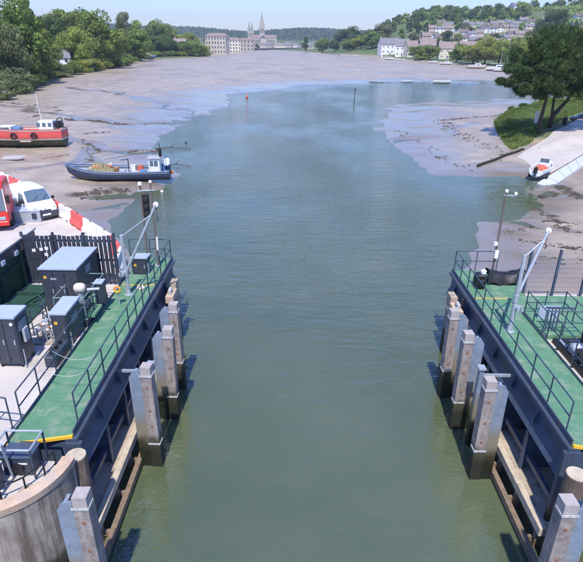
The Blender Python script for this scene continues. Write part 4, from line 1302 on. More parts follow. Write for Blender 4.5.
MB().box(LH * .08, LH * .20, 1.201, 1.23, 2.5, 2.85).build('window', 'glass', t, world=False)
MB().bbox(LH * .24, LH * .34, -1.0, 1.0, 2.3, 3.1, .15).build('blue_cover', 'boat_blue', t, world=False)
MB().bbox(LH * -.02, LH * .05, -.9, .9, 2.2, 2.8, .1).build('fish_box', 'boat_blue', t, world=False)
for k in range(6):
    MB().tube([(LH * (-.15 + .1 * k), 1.75, 2.55), (LH * (-.15 + .1 * k), 1.75, 3.1)], .03, 6).build('stanchion', 'galv', t, world=False)

def small_boat(label, px, py, length, mat_h, z=0.0, ang=0.0, cabin=True, mast_h=0, cover=None, group=None, deep=False):
    w = W(px, py, z)
    h0 = hgt(w.x, w.y)
    t = thing('small_boat', label, 'boat', (w.x, w.y, (h0 if h0 > 0 else -.15)), rot=(R(rnd.uniform(-4, 4)), 0, ang), group=group)
    bmx = length * .34
    args = (length, bmx, length * .16, length * .21, length * .15, length * .08)
    mb, _ = hull(None, *args, 0, .4, nst=12, nq=3); mb.build('lower_hull', 'hull_foul', t, world=False, smooth=True)
    mb, rows = hull(None, *args, .4, 1.0, nst=12, nq=3); mb.build('upper_hull', mat_h, t, world=False, smooth=True)
    deck_mb(rows, .08 * length * .16).build('deck', 'boat_grey', t, world=False)
    gunwale(rows, .02 * length / 3).build('gunwale', 'white', t, world=False)
    if cabin:
        MB().bbox(-length * .08, length * .22, -bmx * .28, bmx * .28, length * .13, length * .26, .06).build('cabin', cover or 'white', t, world=False)
        for sg in (-1, 1):
            MB().box(-length * .04, length * .17, min(sg * (bmx * .28 + .001), sg * (bmx * .28 + .02)), max(sg * (bmx * .28 + .001), sg * (bmx * .28 + .02)), length * .18, length * .225).build('window', 'window_dark', t, world=False)
    if mast_h:
        MB().tube([(length * .1, 0, length * .2), (length * .1, 0, mast_h)], .07, 7, .04).build('mast', 'galv', t, world=False)
        MB().tube([(length * .1, 0, length * .32), (-length * .35, 0, length * .31)], .06, 7).build('boom', cover or 'white', t, world=False)
    return t
small_boat('white dinghy on far left mud near the bushes', 4, 96.5, 6.0, 'white', .5, R(150))
small_boat('small white tender on mud beside red workboat', 15, 163, 2.6, 'white', .3, R(10), cabin=False)
small_boat('blue sailing boat by the far left trees', 148, 60.5, 12.0, 'boat_blue', .5, R(20), True, 17)
gb = 'small boats along the far right shore'
for i, (px, py, ln, mt, m_, ca, lb) in enumerate([(383, 58.5, 8, 0, 'white', True, 'white boat hauled up by white houses, leftmost of two'), (389, 60.5, 9, 0, 'white', True, 'larger white boat hauled up below white houses'),
        (401, 61.5, 6, 0, 'white', False, 'low white skiff on shore below cream houses'), (433, 64, 7, 0, 'white', True, 'white boat under first clump of shore trees'),
        (446, 65.5, 9, 0, 'white', True, 'white cabin boat moored under middle shore trees'), (476, 69.5, 11, 0, 'pale_skinny', True, 'cream motor boat moored beside bright green trees'),
        (497, 72, 12, 17, 'white', True, 'white yacht with tall mast beside dark pine'), (503, 73, 11, 15, 'white', True, 'second white yacht partly behind the pine'),
        (407, 81.5, 5, 0, 'white', False, 'white skiff on sandbar in mid river'), (442, 82.5, 7, 0, 'barrier_white', False, 'long white boat on sandbar in mid river'),
        (318, 55, 7, 0, 'white', True, 'white boat on far mud before the town'), (356, 57.5, 6, 0, 'white', True, 'white boat beneath the far round trees'), (340, 56, 6, 0, 'boat_grey', False, 'grey skiff on far mud below trees')]):
    small_boat(lb, px, py, ln, m_, .3, rnd.uniform(-.4, .4), ca, mt, group=gb)

# dinghy on the slipway with red cover and launching trolley
pd = W(545, 171, 1.0)
hz = 0.9
HD = math.atan2(W(556, 158, 1).y - W(534, 170, 1).y, W(556, 158, 1).x - W(534, 170, 1).x)
t = thing('slipway_boat', 'white open motor boat with red cover on trolley at slipway foot', 'boat', (pd.x, pd.y + .8, hgt(pd.x, pd.y + .8) + .32), HD)
args = (5.2, 2.0, .85, 1.15, .85, .35)
mb, _ = hull(None, *args, 0, .35, nst=14, nq=3); mb.build('lower_hull', 'boat_grey', t, world=False, smooth=True)
mb, rows = hull(None, *args, .35, 1.0, nst=14, nq=4); mb.build('upper_hull', 'white', t, world=False, smooth=True)
gunwale(rows, .07).build('gunwale', 'white', t, world=False)
deck_mb(rows, .3).build('deck', 'boat_grey', t, world=False)
heap(-1.6, .4, -.75, .75, .6, .55, 12, 7).build('cover', 'rope_red', t, world=False)
MB().bbox(.5, 1.3, -.6, .6, .7, 1.3, .1).build('console', 'white', t, world=False)
MB().box(.48, .52, -.5, .5, 1.3, 1.7).build('screen', 'glass', t, world=False)
MB().bbox(-2.95, -2.6, -.2, .2, .55, 1.25, .08).build('outboard', 'black', t, world=False)
MB().tube([(-2.78, 0, .6), (-2.78, 0, -.1)], .07, 8).build('outboard_leg', 'black', t, world=False)
t2 = thing('boat_trolley', 'dark launching trolley with black wheels under the white motor boat', 'trolley', (pd.x, pd.y + .8, hgt(pd.x, pd.y + .8)), HD)
for sg in (-1, 1):
    wheel(t2, -1.2, sg * .95, .34, .2)
    MB().bar((-2.2, sg * .45, .36), (2.4, sg * .1, .40), .08).build('rail', 'galv', t2, world=False)
MB().bar((-1.2, -.9, .34), (-1.2, .9, .34), .07).build('axle', 'galv', t2, world=False)

# ------------------------------------------------------------------ slipway, pontoon ramp and near right bank
mb = MB()
c4 = [W(512, 158, .55), W(541, 177, .45), W(600, 140, 2.1), W(583, 119, 2.15)]
n, m = 24, 14
vv = []
for i in range(n):
    for j in range(m):
        a = i / (n - 1); c_ = j / (m - 1)
        p = c4[0].lerp(c4[3], a).lerp(c4[1].lerp(c4[2], a), c_)
        vv.append((p.x, p.y, hgt(p.x, p.y)))
vv = np.array(vv)
# fit a smooth ramp just above the ground
A_ = np.c_[vv[:, 0], vv[:, 1], np.ones(len(vv))]
co = np.linalg.lstsq(A_, vv[:, 2], rcond=None)[0]
zz = A_ @ co
ia = np.repeat(np.arange(n), m) / (n - 1)
lift_ = np.maximum(vv[:, 2] + .10, zz + .06)
vv[:, 2] = lift_ - .22 * (1 - sstep(0, .14, ia))
mb.add(vv.tolist(), [(i * m + j, i * m + j + 1, (i + 1) * m + j + 1, (i + 1) * m + j) for i in range(n - 1) for j in range(m - 1)])
tag(mb.build('slipway', 'slip', smooth=True), kind='structure')
# kerb line along the slipway's left edge
t = thing('slipway_kerb', 'low dark stone kerb running down left edge of slipway', 'kerb', W(480, 165, .3))
for k in range(9):
    a = W(478, 166, .3).lerp(W(524, 147, .9), k / 9); b_ = W(478, 166, .3).lerp(W(524, 147, .9), (k + .95) / 9)
    za, zb = hgt(a.x, a.y), hgt(b_.x, b_.y)
    MB().bar((a.x, a.y, za + .06), (b_.x, b_.y, zb + .06), .4, .3).build('kerb_stone', 'concrete_old', t)
c4 = [W(538, 178.5, .7), W(552, 182.5, .7), W(592, 157.5, 1.3), W(592, 147.5, 1.3)]
t = thing('pontoon_ramp', 'pale grey launching pontoon beside the white motor boat', 'pontoon', (c4[0].x, c4[0].y, hgt(c4[0].x, c4[0].y)))
for k in range(6):
    a0, a1 = k / 6, (k + .97) / 6
    q = [c4[0].lerp(c4[3], a0), c4[1].lerp(c4[2], a0), c4[1].lerp(c4[2], a1), c4[0].lerp(c4[3], a1)]
    zlo = hgt(c4[0].x, c4[0].y) + .22; zhi = hgt(c4[3].x, c4[3].y) + .25
    zq = [zlo + (zhi - zlo) * (a0 if i in (0, 1) else a1) for i in range(4)]
    MB().add([(p.x, p.y, z_ - .26) for p, z_ in zip(q, zq)] + [(p.x, p.y, z_) for p, z_ in zip(q, zq)],
             [(0, 3, 2, 1), (4, 5, 6, 7), (0, 1, 5, 4), (1, 2, 6, 5), (2, 3, 7, 6), (3, 0, 4, 7)]).build('deck_section', 'pontoon', t)

# grass on the promontory: uncountable blades
pr = np.random.RandomState(21)
gp = wpoly([(489, 116), (491, 123), (498, 135), (506, 141), (520, 142.5), (535, 138), (553, 129), (575, 118), (600, 108), (600, 100), (583, 100), (530, 105), (505, 110)], 1.8)
N = 190000
xs = pr.uniform(gp[:, 0].min(), gp[:, 0].max(), N); yy_ = pr.uniform(gp[:, 1].min(), gp[:, 1].max(), N)
sd = sdist(gp, xs, yy_)
k = sd < -1.0
xs, yy_, sd = xs[k], yy_[k], sd[k]
zz = terrain(xs, yy_) - .05
edge = np.clip(1.5 + sd * .25, .3, 1.5)
hh = pr.uniform(.10, .34, len(xs)) * (0.7 + .9 * edge / 1.5) * np.where(sd > -4, 1.5, .8)
an = pr.uniform(0, 6.28, len(xs)); wdt = pr.uniform(.035, .09, len(xs))
lx, ly = pr.uniform(-.2, .2, len(xs)), pr.uniform(-.2, .2, len(xs))
V = np.zeros((len(xs), 3, 3))
V[:, 0] = np.c_[xs - np.cos(an) * wdt, yy_ - np.sin(an) * wdt, zz]
V[:, 1] = np.c_[xs + np.cos(an) * wdt, yy_ + np.sin(an) * wdt, zz]
V[:, 2] = np.c_[xs + lx, yy_ + ly, zz + hh]
me = bpy.data.meshes.new('grass')
me.from_pydata(V.reshape(-1, 3).tolist(), [], np.arange(len(xs) * 3).reshape(-1, 3).tolist())
me.materials.append(MATS['leaf_grass'])
go = bpy.data.objects.new('grass', me); COL.objects.link(go)
tag(go, 'bright green grass on bank under the pine', 'grass', kind='stuff')

# ------------------------------------------------------------------ seaweed and debris on the mud (uncountable)
def weed(name, label, spots, seed):
    pr = np.random.RandomState(seed)
    mb = MB()
    for (px0, py0, px1, py1, n, size) in spots:
        a0 = W(px0, py0, .4); a1 = W(px1, py1, .4)
        dirv = (a1 - a0); ln = dirv.length + .01
        side = Vector((-dirv.y, dirv.x, 0)) / ln
        k1, k2 = pr.uniform(2, 6), pr.uniform(0, 6)
        P_ = []
        for k in range(int(n * 3.2)):
            f_ = pr.rand()
            c0 = a0 + dirv * f_ + side * (math.sin(f_ * k1 + k2) * .03 * ln + pr.normal(0, .018 * ln + .35 * size))
            P_.append((c0.x, c0.y, size * min(1.6, pr.lognormal(-1.25, .65)), pr.normal(0, .7)))
        if not P_:
            continue
        ax = np.array([p[0] for p in P_]); ay = np.array([p[1] for p in P_])
        dd = sdist(RIVER, ax, ay); hz_ = terrain(ax, ay)
        for (x0, y0, L_, a), d_, z in zip(P_, dd, hz_):
            if d_ < .3 and pr.rand() < .9:
                continue
            B_ = L_ * pr.uniform(.3, .8)
            m = 7
            ring0 = []; ring1 = []
            for q in range(m):
                th = 2 * math.pi * q / m
                rr = pr.uniform(.5, 1.3)
                ex, ey = L_ * rr * math.cos(th), B_ * rr * math.sin(th)
                x_, y_ = x0 + ex * math.cos(a) - ey * math.sin(a), y0 + ex * math.sin(a) + ey * math.cos(a)
                ring0.append((x_, y_, z - .06)); ring1.append((x0 + (x_ - x0) * .6, y0 + (y_ - y0) * .6, z + pr.uniform(.02, .10) * min(1, L_ * 2)))
            mb.add(ring0 + ring1 + [(x0, y0, z + .09 * min(1, L_ * 2))], [(q, (q + 1) % m, m + (q + 1) % m, m + q) for q in range(m)] + [(m + q, m + (q + 1) % m, 2 * m) for q in range(m)])
    o = mb.build(name, 'weed', smooth=True)
    tag(o, label, 'seaweed', kind='stuff')
weed('seaweed', 'dark seaweed clumps strewn over the right mud and beach',
     [(440, 120, 500, 117, 40, .8), (440, 120, 490, 150, 60, .6), (400, 128, 440, 160, 25, .45), (470, 165, 520, 150, 30, .6), (560, 185, 583, 200, 30, .6), (525, 200, 583, 235, 60, .5),
      (495, 230, 583, 225, 30, .4), (510, 238, 583, 252, 30, .4), (548, 195, 560, 185, 25, .6), (440, 155, 470, 170, 20, .4), (535, 255, 583, 262, 14, .35), (370, 81.6, 440, 81.8, 60, 2.2), (440, 81.8, 520, 82.6, 50, 2.2)], 5)
weed('seaweed', 'dark seaweed and wrack across left mud around the boats',
     [(65, 120, 130, 124, 70, 1.0), (110, 125, 165, 121, 40, .7), (75, 140, 110, 150, 35, .6), (105, 150, 185, 148, 35, .5), (80, 145, 95, 160, 25, .5), (70, 192, 130, 188, 60, .6), (80, 200, 125, 195, 30, .5),
      (30, 118, 60, 112, 20, .7), (40, 160, 70, 155, 20, .4), (90, 158, 75, 172, 12, .4), (0, 104, 60, 109, 18, .8), (85, 135, 110, 132, 15, .5), (175, 170, 190, 165, 6, .5), (60, 90, 100, 82, 8, .8)], 6)

# channel markers
w = W(354, 104, 0)
t = thing('marker_post', 'thin dark marker post standing in mid river', 'post', (w.x, w.y, -1))
MB().tube([(w.x, w.y, -1), (w.x + .1, w.y, 3.7)], .09, 8).build('post', 'bark', t)
MB().box(w.x - .1, w.x + .3, w.y - .06, w.y + .06, 3.3, 3.7).build('topmark', 'black', t)
w = W(247, 98, 0)
t = thing('mooring_buoy', 'small red mooring buoy near far left shore', 'buoy', (w.x, w.y, -.2))
MB().lathe([(.05, -.2), (.34, .0), (.38, .3), (.24, .6), (.08, .7), (.05, 1.4)], 14, (w.x, w.y, 0)).build('body', 'rope_red', t, smooth=True)
for px, py in ((162, 192), (186, 143)):
    w = W(px, py, 0)
    t = thing('mooring_buoy', 'white mooring buoy floating off the blue boat stern' if px == 162 else 'dark mooring buoy in water left of mid channel', 'buoy', (w.x, w.y, -.2))
    MB().lathe([(.03, -.12), (.15, -.02), (.17, .08), (.1, .2), (.03, .22)], 12, (w.x, w.y, 0)).build('body', 'white' if px == 162 else 'black', t, smooth=True)
    MB().tube([(w.x, w.y, .2), (w.x, w.y, .28)], .02, 6).build('ring', 'galv', t)
# mooring stakes and old timbers on left mud
for i, (px, py, l) in enumerate([(180, 166, 2.0), (176, 149, 3.0)]):
    w = W(px, py, 0.05)
    t = thing('driftwood', 'dark driftwood spar at water edge %s the blue boat' % ('beside' if i == 0 else 'beyond'), 'driftwood', (w.x, w.y, 0))
    MB().tube([(w.x - l, w.y, .05), (w.x - l * .3, w.y + .2, .22), (w.x + l * .7, w.y + .1, .06)], .08, 7, .04).build('spar', 'weed', t)
    MB().tube([(w.x - l * .3, w.y + .2, .2), (w.x - l * .1, w.y + .4, .7)], .06, 6, .03).build('branch', 'weed', t)

# sign, bin, car, bushes by the pine
w = W(535, 126, 2.0)
t = thing('notice_board', 'white notice board on post beside the pine trunk', 'sign', (w.x, w.y, hgt(w.x, w.y)))
z0 = hgt(w.x, w.y)
MB().bbox(w.x - .3, w.x + .3, w.y - .05, w.y + .05, z0 + .5, z0 + 2.4, .02).build('panel', 'white', t)
MB().box(w.x - .06, w.x + .06, w.y - .04, w.y + .04, z0 - .1, z0 + .5).build('post', 'galv', t)
w = W(564, 125, 2.0)
z0 = hgt(w.x, w.y)
t = thing('litter_bin', 'dark litter bin on the bank right of pine trunks', 'bin', (w.x, w.y, z0))
MB().lathe([(.36, 0), (.42, 1.0), (.40, 1.05), (.44, 1.15), (.2, 1.3)], 14, (w.x, w.y, z0)).build('body', 'black', t)
MB().box(w.x - .2, w.x + .2, w.y - .45, w.y - .40, z0 + .75, z0 + .95).build('slot', 'rubber', t)
w = W(582, 122, 2.1)
z0 = hgt(w.x, w.y) + .02
t = thing('parked_car', 'dark car parked under the pine at right frame edge', 'car', (w.x + .6, w.y + 1.0, z0), R(170))
st = [(-2.1, .75, .75), (-2.0, .95, .82), (-1.6, 1.0, .85), (-1.1, 1.38, .80), (-.2, 1.45, .78), (.5, 1.38, .78), (1.1, .98, .85), (1.8, .88, .82), (2.1, .65, .72)]
MB().loft([[(x_, w_, .25), (x_, w_ + .03, .6), (x_, w_ * (.98 if zt < 1.1 else .80), zt - .06), (x_, w_ * .6, zt), (x_, -w_ * .6, zt), (x_, -w_ * (.98 if zt < 1.1 else .80), zt - .06), (x_, -w_ - .03, .6), (x_, -w_, .25)] for x_, zt, w_ in st]).build('body', 'car_dark', t, world=False)
for sg in (-1, 1):
    for wx in (-1.3, 1.3):
        wheel(t, wx, sg * .8, .32, .2)
    MB().box(-.9, .5, min(sg * .74, sg * .80), max(sg * .74, sg * .80), 1.0, 1.28).build('side_window', 'glass', t, world=False)

# ------------------------------------------------------------------ trees
def quads(C, Nrm, size, pr):
    """random leaf clump quads around centres C with rough facing Nrm -> verts, faces"""
    n = len(C)
    Nn = Nrm + pr.normal(0, .55, (n, 3))
    Nn /= np.linalg.norm(Nn, axis=1)[:, None] + 1e-9
    up = pr.normal(0, 1, (n, 3))
    A = np.cross(Nn, up); A /= np.linalg.norm(A, axis=1)[:, None] + 1e-9
    B = np.cross(Nn, A)
    s = size * pr.uniform(.5, 1.3, (n, 1))
    bend = Nn * s * pr.uniform(-.3, .3, (n, 1))
    V = np.stack([C - A * s, C - B * s * .7 + bend, C + A * s, C + B * s * .7 + bend], 1).reshape(-1, 3)
    return V, np.arange(4 * n).reshape(n, 4)
def crown_mesh(name, seed, nl, per, size, shape='round'):
    pr = np.random.RandomState(seed)
    Cs, Ns = [], []
    for k in range(nl):
        d = pr.normal(0, 1, 3); d /= np.linalg.norm(d)
        rad = pr.uniform(.35, 1.0) ** .6
        if shape == 'round':
            c_ = np.array([d[0] * .37 * rad, d[1] * .37 * rad, .50 + d[2] * .37 * rad]); r_ = pr.uniform(.10, .19)
        elif shape == 'tall':
            c_ = np.array([d[0] * .25 * rad, d[1] * .25 * rad, .52 + d[2] * .38 * rad]); r_ = pr.uniform(.09, .16)
        elif shape == 'bush':
            c_ = np.array([d[0] * .40 * rad, d[1] * .40 * rad, .34 + d[2] * .36 * rad]); r_ = pr.uniform(.12, .26)
        else:
            h = pr.uniform(.15, .95); w_ = .33 * (1 - h) + .04; c_ = np.array([d[0] * w_, d[1] * w_, h]); r_ = .05 + .10 * (1 - h)
        D = pr.normal(0, 1, (per, 3)); D /= np.linalg.norm(D, axis=1)[:, None]
        rr = r_ * pr.uniform(.45, 1.08, (per, 1)) ** .5
        Cs.append(c_ + D * rr * np.array([1, 1, .8])); Ns.append(D)
    C = np.concatenate(Cs); Nn = np.concatenate(Ns)
    C[:, 2] = np.clip(C[:, 2], .03, 1.0)
    V, F = quads(C, Nn, size, pr)
    me = bpy.data.meshes.new(name)
    me.from_pydata(V.tolist(), [], F.tolist())
    me.materials.append(MATS['leaf_mid'])
    return me
def trunk_mesh(name, seed, h=.5, r=.028):
    pr = np.random.RandomState(seed)
    mb = MB()
    mb.tube([(0, 0, -.03), (.005, 0, h * .4), (.01, .01, h)], r, 8, r * .5)
    for k in range(5):
        a = pr.uniform(0, 6.28); z = h * pr.uniform(.45, .95)
        mb.tube([(.006, 0, z), (.12 * math.cos(a), .12 * math.sin(a), z + .12), (.22 * math.cos(a), .22 * math.sin(a), z + .24)], r * .45, 6, r * .15)
    me = bpy.data.meshes.new(name)
    me.from_pydata([tuple(p) for p in mb.v], [], mb.f)
    me.materials.append(MATS['bark'])
    return me
CROWN = {'round': [crown_mesh('crown', 100 + i, 30, 420, .0185) for i in range(4)],
         'tall': [crown_mesh('crown', 120 + i, 26, 360, .016, 'tall') for i in range(2)],
         'bush': [crown_mesh('crown', 140 + i, 22, 320, .025, 'bush') for i in range(3)],
         'cone': [crown_mesh('crown', 160 + i, 40, 240, .015, 'cone') for i in range(2)],
         'far': [crown_mesh('crown', 180 + i, 16, 60, .05) for i in range(3)],
         'farcone': [crown_mesh('crown', 190, 20, 40, .04, 'cone')]}
TRUNK = {'n': trunk_mesh('trunk', 1), 'b': trunk_mesh('trunk', 2, .25, .03)}
trc = 0
def tree(x, y, h, w, shape, leaf, label, group=None, name='tree', cat='tree', z=None):
    global trc
    z0 = hgt(x, y) if z is None else z
    t = thing(name, label, cat, (x, y, z0 - .1), rnd.uniform(0, 6.28), group)
    t.scale = (w, w, h)
    lst = CROWN[shape]
    o = bpy.data.objects.new('crown', lst[trc % len(lst)])
    COL.objects.link(o)
    o.parent = t
    o.material_slots[0].link = 'OBJECT'
    o.material_slots[0].material = MATS[leaf]
    q = bpy.data.objects.new('trunk' if shape != 'bush' else 'stem', TRUNK['b' if shape == 'bush' else 'n'])
    COL.objects.link(q)
    q.parent = t
    trc += 1
    return t
def tree_px(px, py_top, D, wpx, shape, leaf, label, group=None, cat='tree', name='tree'):
    p = WY(px, py_top, D)
    z0 = hgt(p.x, D)
    h = max(2.0, p.z - z0)
    w = wpx * D * 1.08 / FPX
    return tree(p.x, D, h, w * 1.12, shape, leaf, label, group, name, cat)
GL = 'trees on the far left bank'
for a in [
    (6, -14, 185, 52, 'round', 'leaf_mid', 'tall mid-green tree at top left corner of the picture'),
    (22, -9, 200, 34, 'cone', 'leaf_dark', 'very dark conifer near top left corner'),
    (-2, 15, 165, 38, 'round', 'leaf_grey', 'grey-green willow at left frame edge'),
    (36, 22, 222, 34, 'round', 'leaf_mid', 'rounded green tree left of grey-roofed house'),
    (50, 10, 290, 34, 'round', 'leaf_dark', 'dark tree behind grey-roofed house'),
    (62, 2, 350, 34, 'round', 'leaf_mid', 'tall green tree on skyline above grey-roofed house'),
    (78, 3, 370, 30, 'round', 'leaf_dark', 'dark skyline tree left of largest tree'),
    (72, 22, 262, 32, 'round', 'leaf_light', 'bright green rounded tree right of grey-roofed house'),
    (96, 4, 300, 46, 'round', 'leaf_mid', 'largest domed green tree on the left bank'),
    (112, 22, 330, 26, 'tall', 'leaf_mid', 'green tree at right flank of largest dome'),
    (122, 6, 420, 24, 'tall', 'leaf_grey', 'pale feathery tree on left skyline'),
    (134, 26, 400, 30, 'round', 'leaf_mid', 'broad green tree on shore left of the blue boat'),
    (136, 16, 490, 22, 'tall', 'leaf_light', 'pale green tree above the shore hedge'),
    (150, 34, 478, 26, 'round', 'leaf_dark', 'dark shore tree behind the blue sailing boat'),
    (158, 16, 600, 24, 'round', 'leaf_mid', 'green skyline tree above the sailing boat'),
    (166, 37, 495, 24, 'round', 'leaf_dark', 'dark shore tree right of the sailing boat'),
    (172, 25, 660, 24, 'round', 'leaf_light', 'yellow-green tree behind the far left shore trees'),
    (181, 39, 518, 22, 'round', 'leaf_mid', 'green shore tree near right end of left wood'),
    (186, 30, 650, 20, 'round', 'leaf_light', 'bright tree top behind the right end of left wood'),
    (194, 40, 542, 22, 'round', 'leaf_mid', 'last shore tree of left wood beside pale flats'),
    (202, 42, 548, 14, 'bush', 'leaf_light', 'small light bush at foot of pale flats')]:
    tree_px(*a, group=GL)
GB = 'bushes along the left shore'
for a in [
    (4, 62, 160, 44, 'bush', 'leaf_grey', 'silvery willow bush at left frame edge above the white dinghy'),
    (24, 58, 188, 30, 'bush', 'leaf_mid', 'green bush right of silvery willow'),
    (40, 58, 216, 28, 'bush', 'leaf_mid', 'green bush below the grey-roofed house'),
    (18, 50, 195, 26, 'bush', 'leaf_light', 'pale bush behind the shore willows'),
    (57, 60, 242, 22, 'bush', 'leaf_mid', 'small bush under white gable of house'),
    (68, 62, 254, 14, 'bush', 'leaf_flower', 'cream flowering bush on left shore'),
    (82, 57, 274, 26, 'bush', 'leaf_light', 'light green bush below the largest tree'),
    (98, 58, 300, 20, 'bush', 'leaf_light', 'low light bush between two shore bushes'),
    (108, 48, 318, 18, 'bush', 'leaf_flower', 'whitish blossoming bush right of largest tree'),
    (118, 45, 336, 16, 'bush', 'leaf_grey', 'grey-green bush beside whitish blossoming bush'),
    (53, 55, 240, 10, 'bush', 'leaf_flower', 'small pale shrub at the house wall')]:
    tree_px(*a, group=GB, cat='bush', name='bush')
bankx = [-20, 0, 20, 40, 80, 120, 150, 200, 215]; bankD = [140, 150, 178, 208, 263, 330, 462, 536, 700]
px = -12.0
while px < 205:
    D = float(np.interp(px, bankx, bankD)) - 7
    base = WY(px, 60, D); pxt = 545 / D
    tree_px(px, 0 * D + (42 - 545 * (rnd.uniform(4, 7.5) - 14.5 + hgt(base.x, D)) / D), D, rnd.uniform(7, 10) * pxt, 'bush', rnd.choice(['leaf_mid', 'leaf_mid', 'leaf_light', 'leaf_dark', 'leaf_grey']), 'low shore bush in the hedge line at foot of left wood', 'hedge line at foot of the left wood', cat='bush', name='bush')
    px += 5.2 * pxt
GR = 'trees on the far right shore'
for a in [
    (306, 34, 800, 7, 'tall', 'leaf_dark', 'slim dark cypress-like tree before the town'),
    (323, 36, 800, 14, 'round', 'leaf_mid', 'green tree at left end of far right trees'),
    (335, 38, 810, 12, 'round', 'leaf_dark', 'small dark tree among far right trees'),
    (345, 27, 860, 20, 'round', 'leaf_dark', 'tall dark tree on far right skyline'),
    (354, 24, 880, 18, 'round', 'leaf_dark', 'highest dark tree behind the round trees'),
    (350, 37, 735, 18, 'round', 'leaf_mid', 'round green tree on far right shore, left of bright one'),
    (362, 35, 705, 20, 'round', 'leaf_light', 'bright round tree on far right shore'),
    (373, 30, 665, 22, 'round', 'leaf_mid', 'leafy tree just left of the white houses'),
    (381, 22, 760, 22, 'round', 'leaf_grey', 'pale tree behind the leftmost white house'),
    (418, 44, 500, 16, 'round', 'leaf_mid', 'dark green shore tree right of white houses'),
    (431, 43, 480, 20, 'round', 'leaf_mid', 'green shore tree, second right of white houses'),
    (424, 50, 482, 14, 'bush', 'leaf_light', 'low light tree between two shore trees'),
    (459, 41, 435, 18, 'round', 'leaf_mid', 'upright green shore tree before cream house'),
    (476, 42, 412, 26, 'round', 'leaf_light', 'bright green shore tree left of yachts'),
    (489, 33, 405, 26, 'round', 'leaf_light', 'tall bright green tree behind yachts'),
    (503, 36, 395, 26, 'round', 'leaf_light', 'bright green tree right behind the yachts'),
    (517, 33, 378, 24, 'round', 'leaf_mid', 'green tree half hidden by the pine'),
    (535, 32, 370, 24, 'round', 'leaf_light', 'light tree behind pine crown'),
    (556, 34, 365, 26, 'round', 'leaf_mid', 'green tree behind right part of pine crown'),
    (562, 2, 620, 22, 'tall', 'leaf_dark', 'tall dark tree on right hill above the pine'),
    (552, 5, 640, 20, 'round', 'leaf_dark', 'broad dark tree on right hill above the pine'),
    (578, 18, 560, 12, 'cone', 'leaf_dark', 'dark conifer on right hill at frame edge')]:
    tree_px(*a, group=GR)
# hillside trees, scattered in the landscape (individuals, alike)
pr = np.random.RandomState(42)
cnt = 0
tries = 0
WORD = {'leaf_mid': 'mid-green', 'leaf_dark': 'dark', 'leaf_light': 'light green', 'leaf_grey': 'greyish'}
while cnt < 185 and tries < 20000:
    tries += 1
    y = pr.uniform(590, 1020); a_ = pr.uniform(.085, .57); x = a_ * y
    if a_ > .17 and y < 790 and (pr.rand() > .30 or y < 600): continue
    if a_ <= .17 and y < 720: continue
    if .40 < a_ < .50 and 800 < y < 930 and pr.rand() < .8: continue
    h0 = hgt(x, y)
    h = pr.uniform(11, 18) * (.8 if a_ < .15 else 1); w = h * pr.uniform(.95, 1.35)
    lf = ['leaf_mid', 'leaf_dark', 'leaf_dark', 'leaf_light', 'leaf_mid', 'leaf_grey'][pr.randint(6)]
    cone = pr.rand() < .08
    tree(x, y, h, w, 'farcone' if cone else 'far', lf, '%s %s on the wooded hill above the right-hand houses' % (WORD[lf], 'conifer' if cone else 'tree'), 'hill trees above the right-hand houses', z=h0)
    cnt += 1
cnt = 0
for k in range(48):
    y = pr.uniform(480, 900); x = -pr.uniform(.235, .42) * y
    h0 = hgt(x, y)
    h = pr.uniform(10, 17)
    tree(x, y, h, h * pr.uniform(.8, 1.1), 'far', ['leaf_mid', 'leaf_dark', 'leaf_light', 'leaf_grey'][pr.randint(4)],
         'tree in the wood rising behind the left shore', 'wood behind the left shore', z=h0)
for k in range(34):
    y = pr.uniform(1080, 1450); x = pr.uniform(-.24, .2) * y
    h0 = hgt(x, y)
    h = pr.uniform(7, 13)
    tree(x, y, h, h * pr.uniform(.8, 1.2), 'far', ['leaf_mid', 'leaf_dark', 'leaf_dark'][pr.randint(3)],
         'small tree among the distant town roofs', 'trees in the distant town', z=h0)
# far wood on the ridge: one mass
N = 26000
xs = pr.uniform(-2100, 1500, N); yy_ = pr.uniform(2150, 2900, N)
zz = terrain(xs, yy_)
V, F = quads(np.c_[xs, yy_, zz + pr.uniform(1, 13, N)], np.tile(np.array([[0, -.7, .7]]), (N, 1)), 7.0, pr)
me = bpy.data.meshes.new('far_wood')
me.from_pydata(V.tolist(), [], F.tolist())
me.materials.append(MATS['leaf_far'])
o = bpy.data.objects.new('far_wood', me); COL.objects.link(o)
tag(o, 'distant wooded ridge behind the cathedral', 'wood', kind='stuff')
# hedges and scrub on right hill: one mass
N = 26000
yy_ = pr.uniform(560, 1150, N); xs = pr.uniform(.12, .6, N) * yy_
zz = terrain(xs, yy_)
k = (zz > 31) & (np.sin(xs / 31) + np.sin(yy_ / 23) + .8 * np.sin((xs + yy_) / 17) > -.5)
xs, yy_, zz = xs[k], yy_[k], zz[k]
V, F = quads(np.c_[xs, yy_, zz + pr.uniform(.3, 5, len(xs))], np.tile(np.array([[0, -.6, .8]]), (len(xs), 1)), 2.6, pr)
me = bpy.data.meshes.new('scrub')
me.from_pydata(V.tolist(), [], F.tolist())
me.materials.append(MATS['leaf_mid'])
o = bpy.data.objects.new('scrub', me); COL.objects.link(o)
tag(o, 'scrub and hedges over the right hill', 'scrub', kind='stuff')

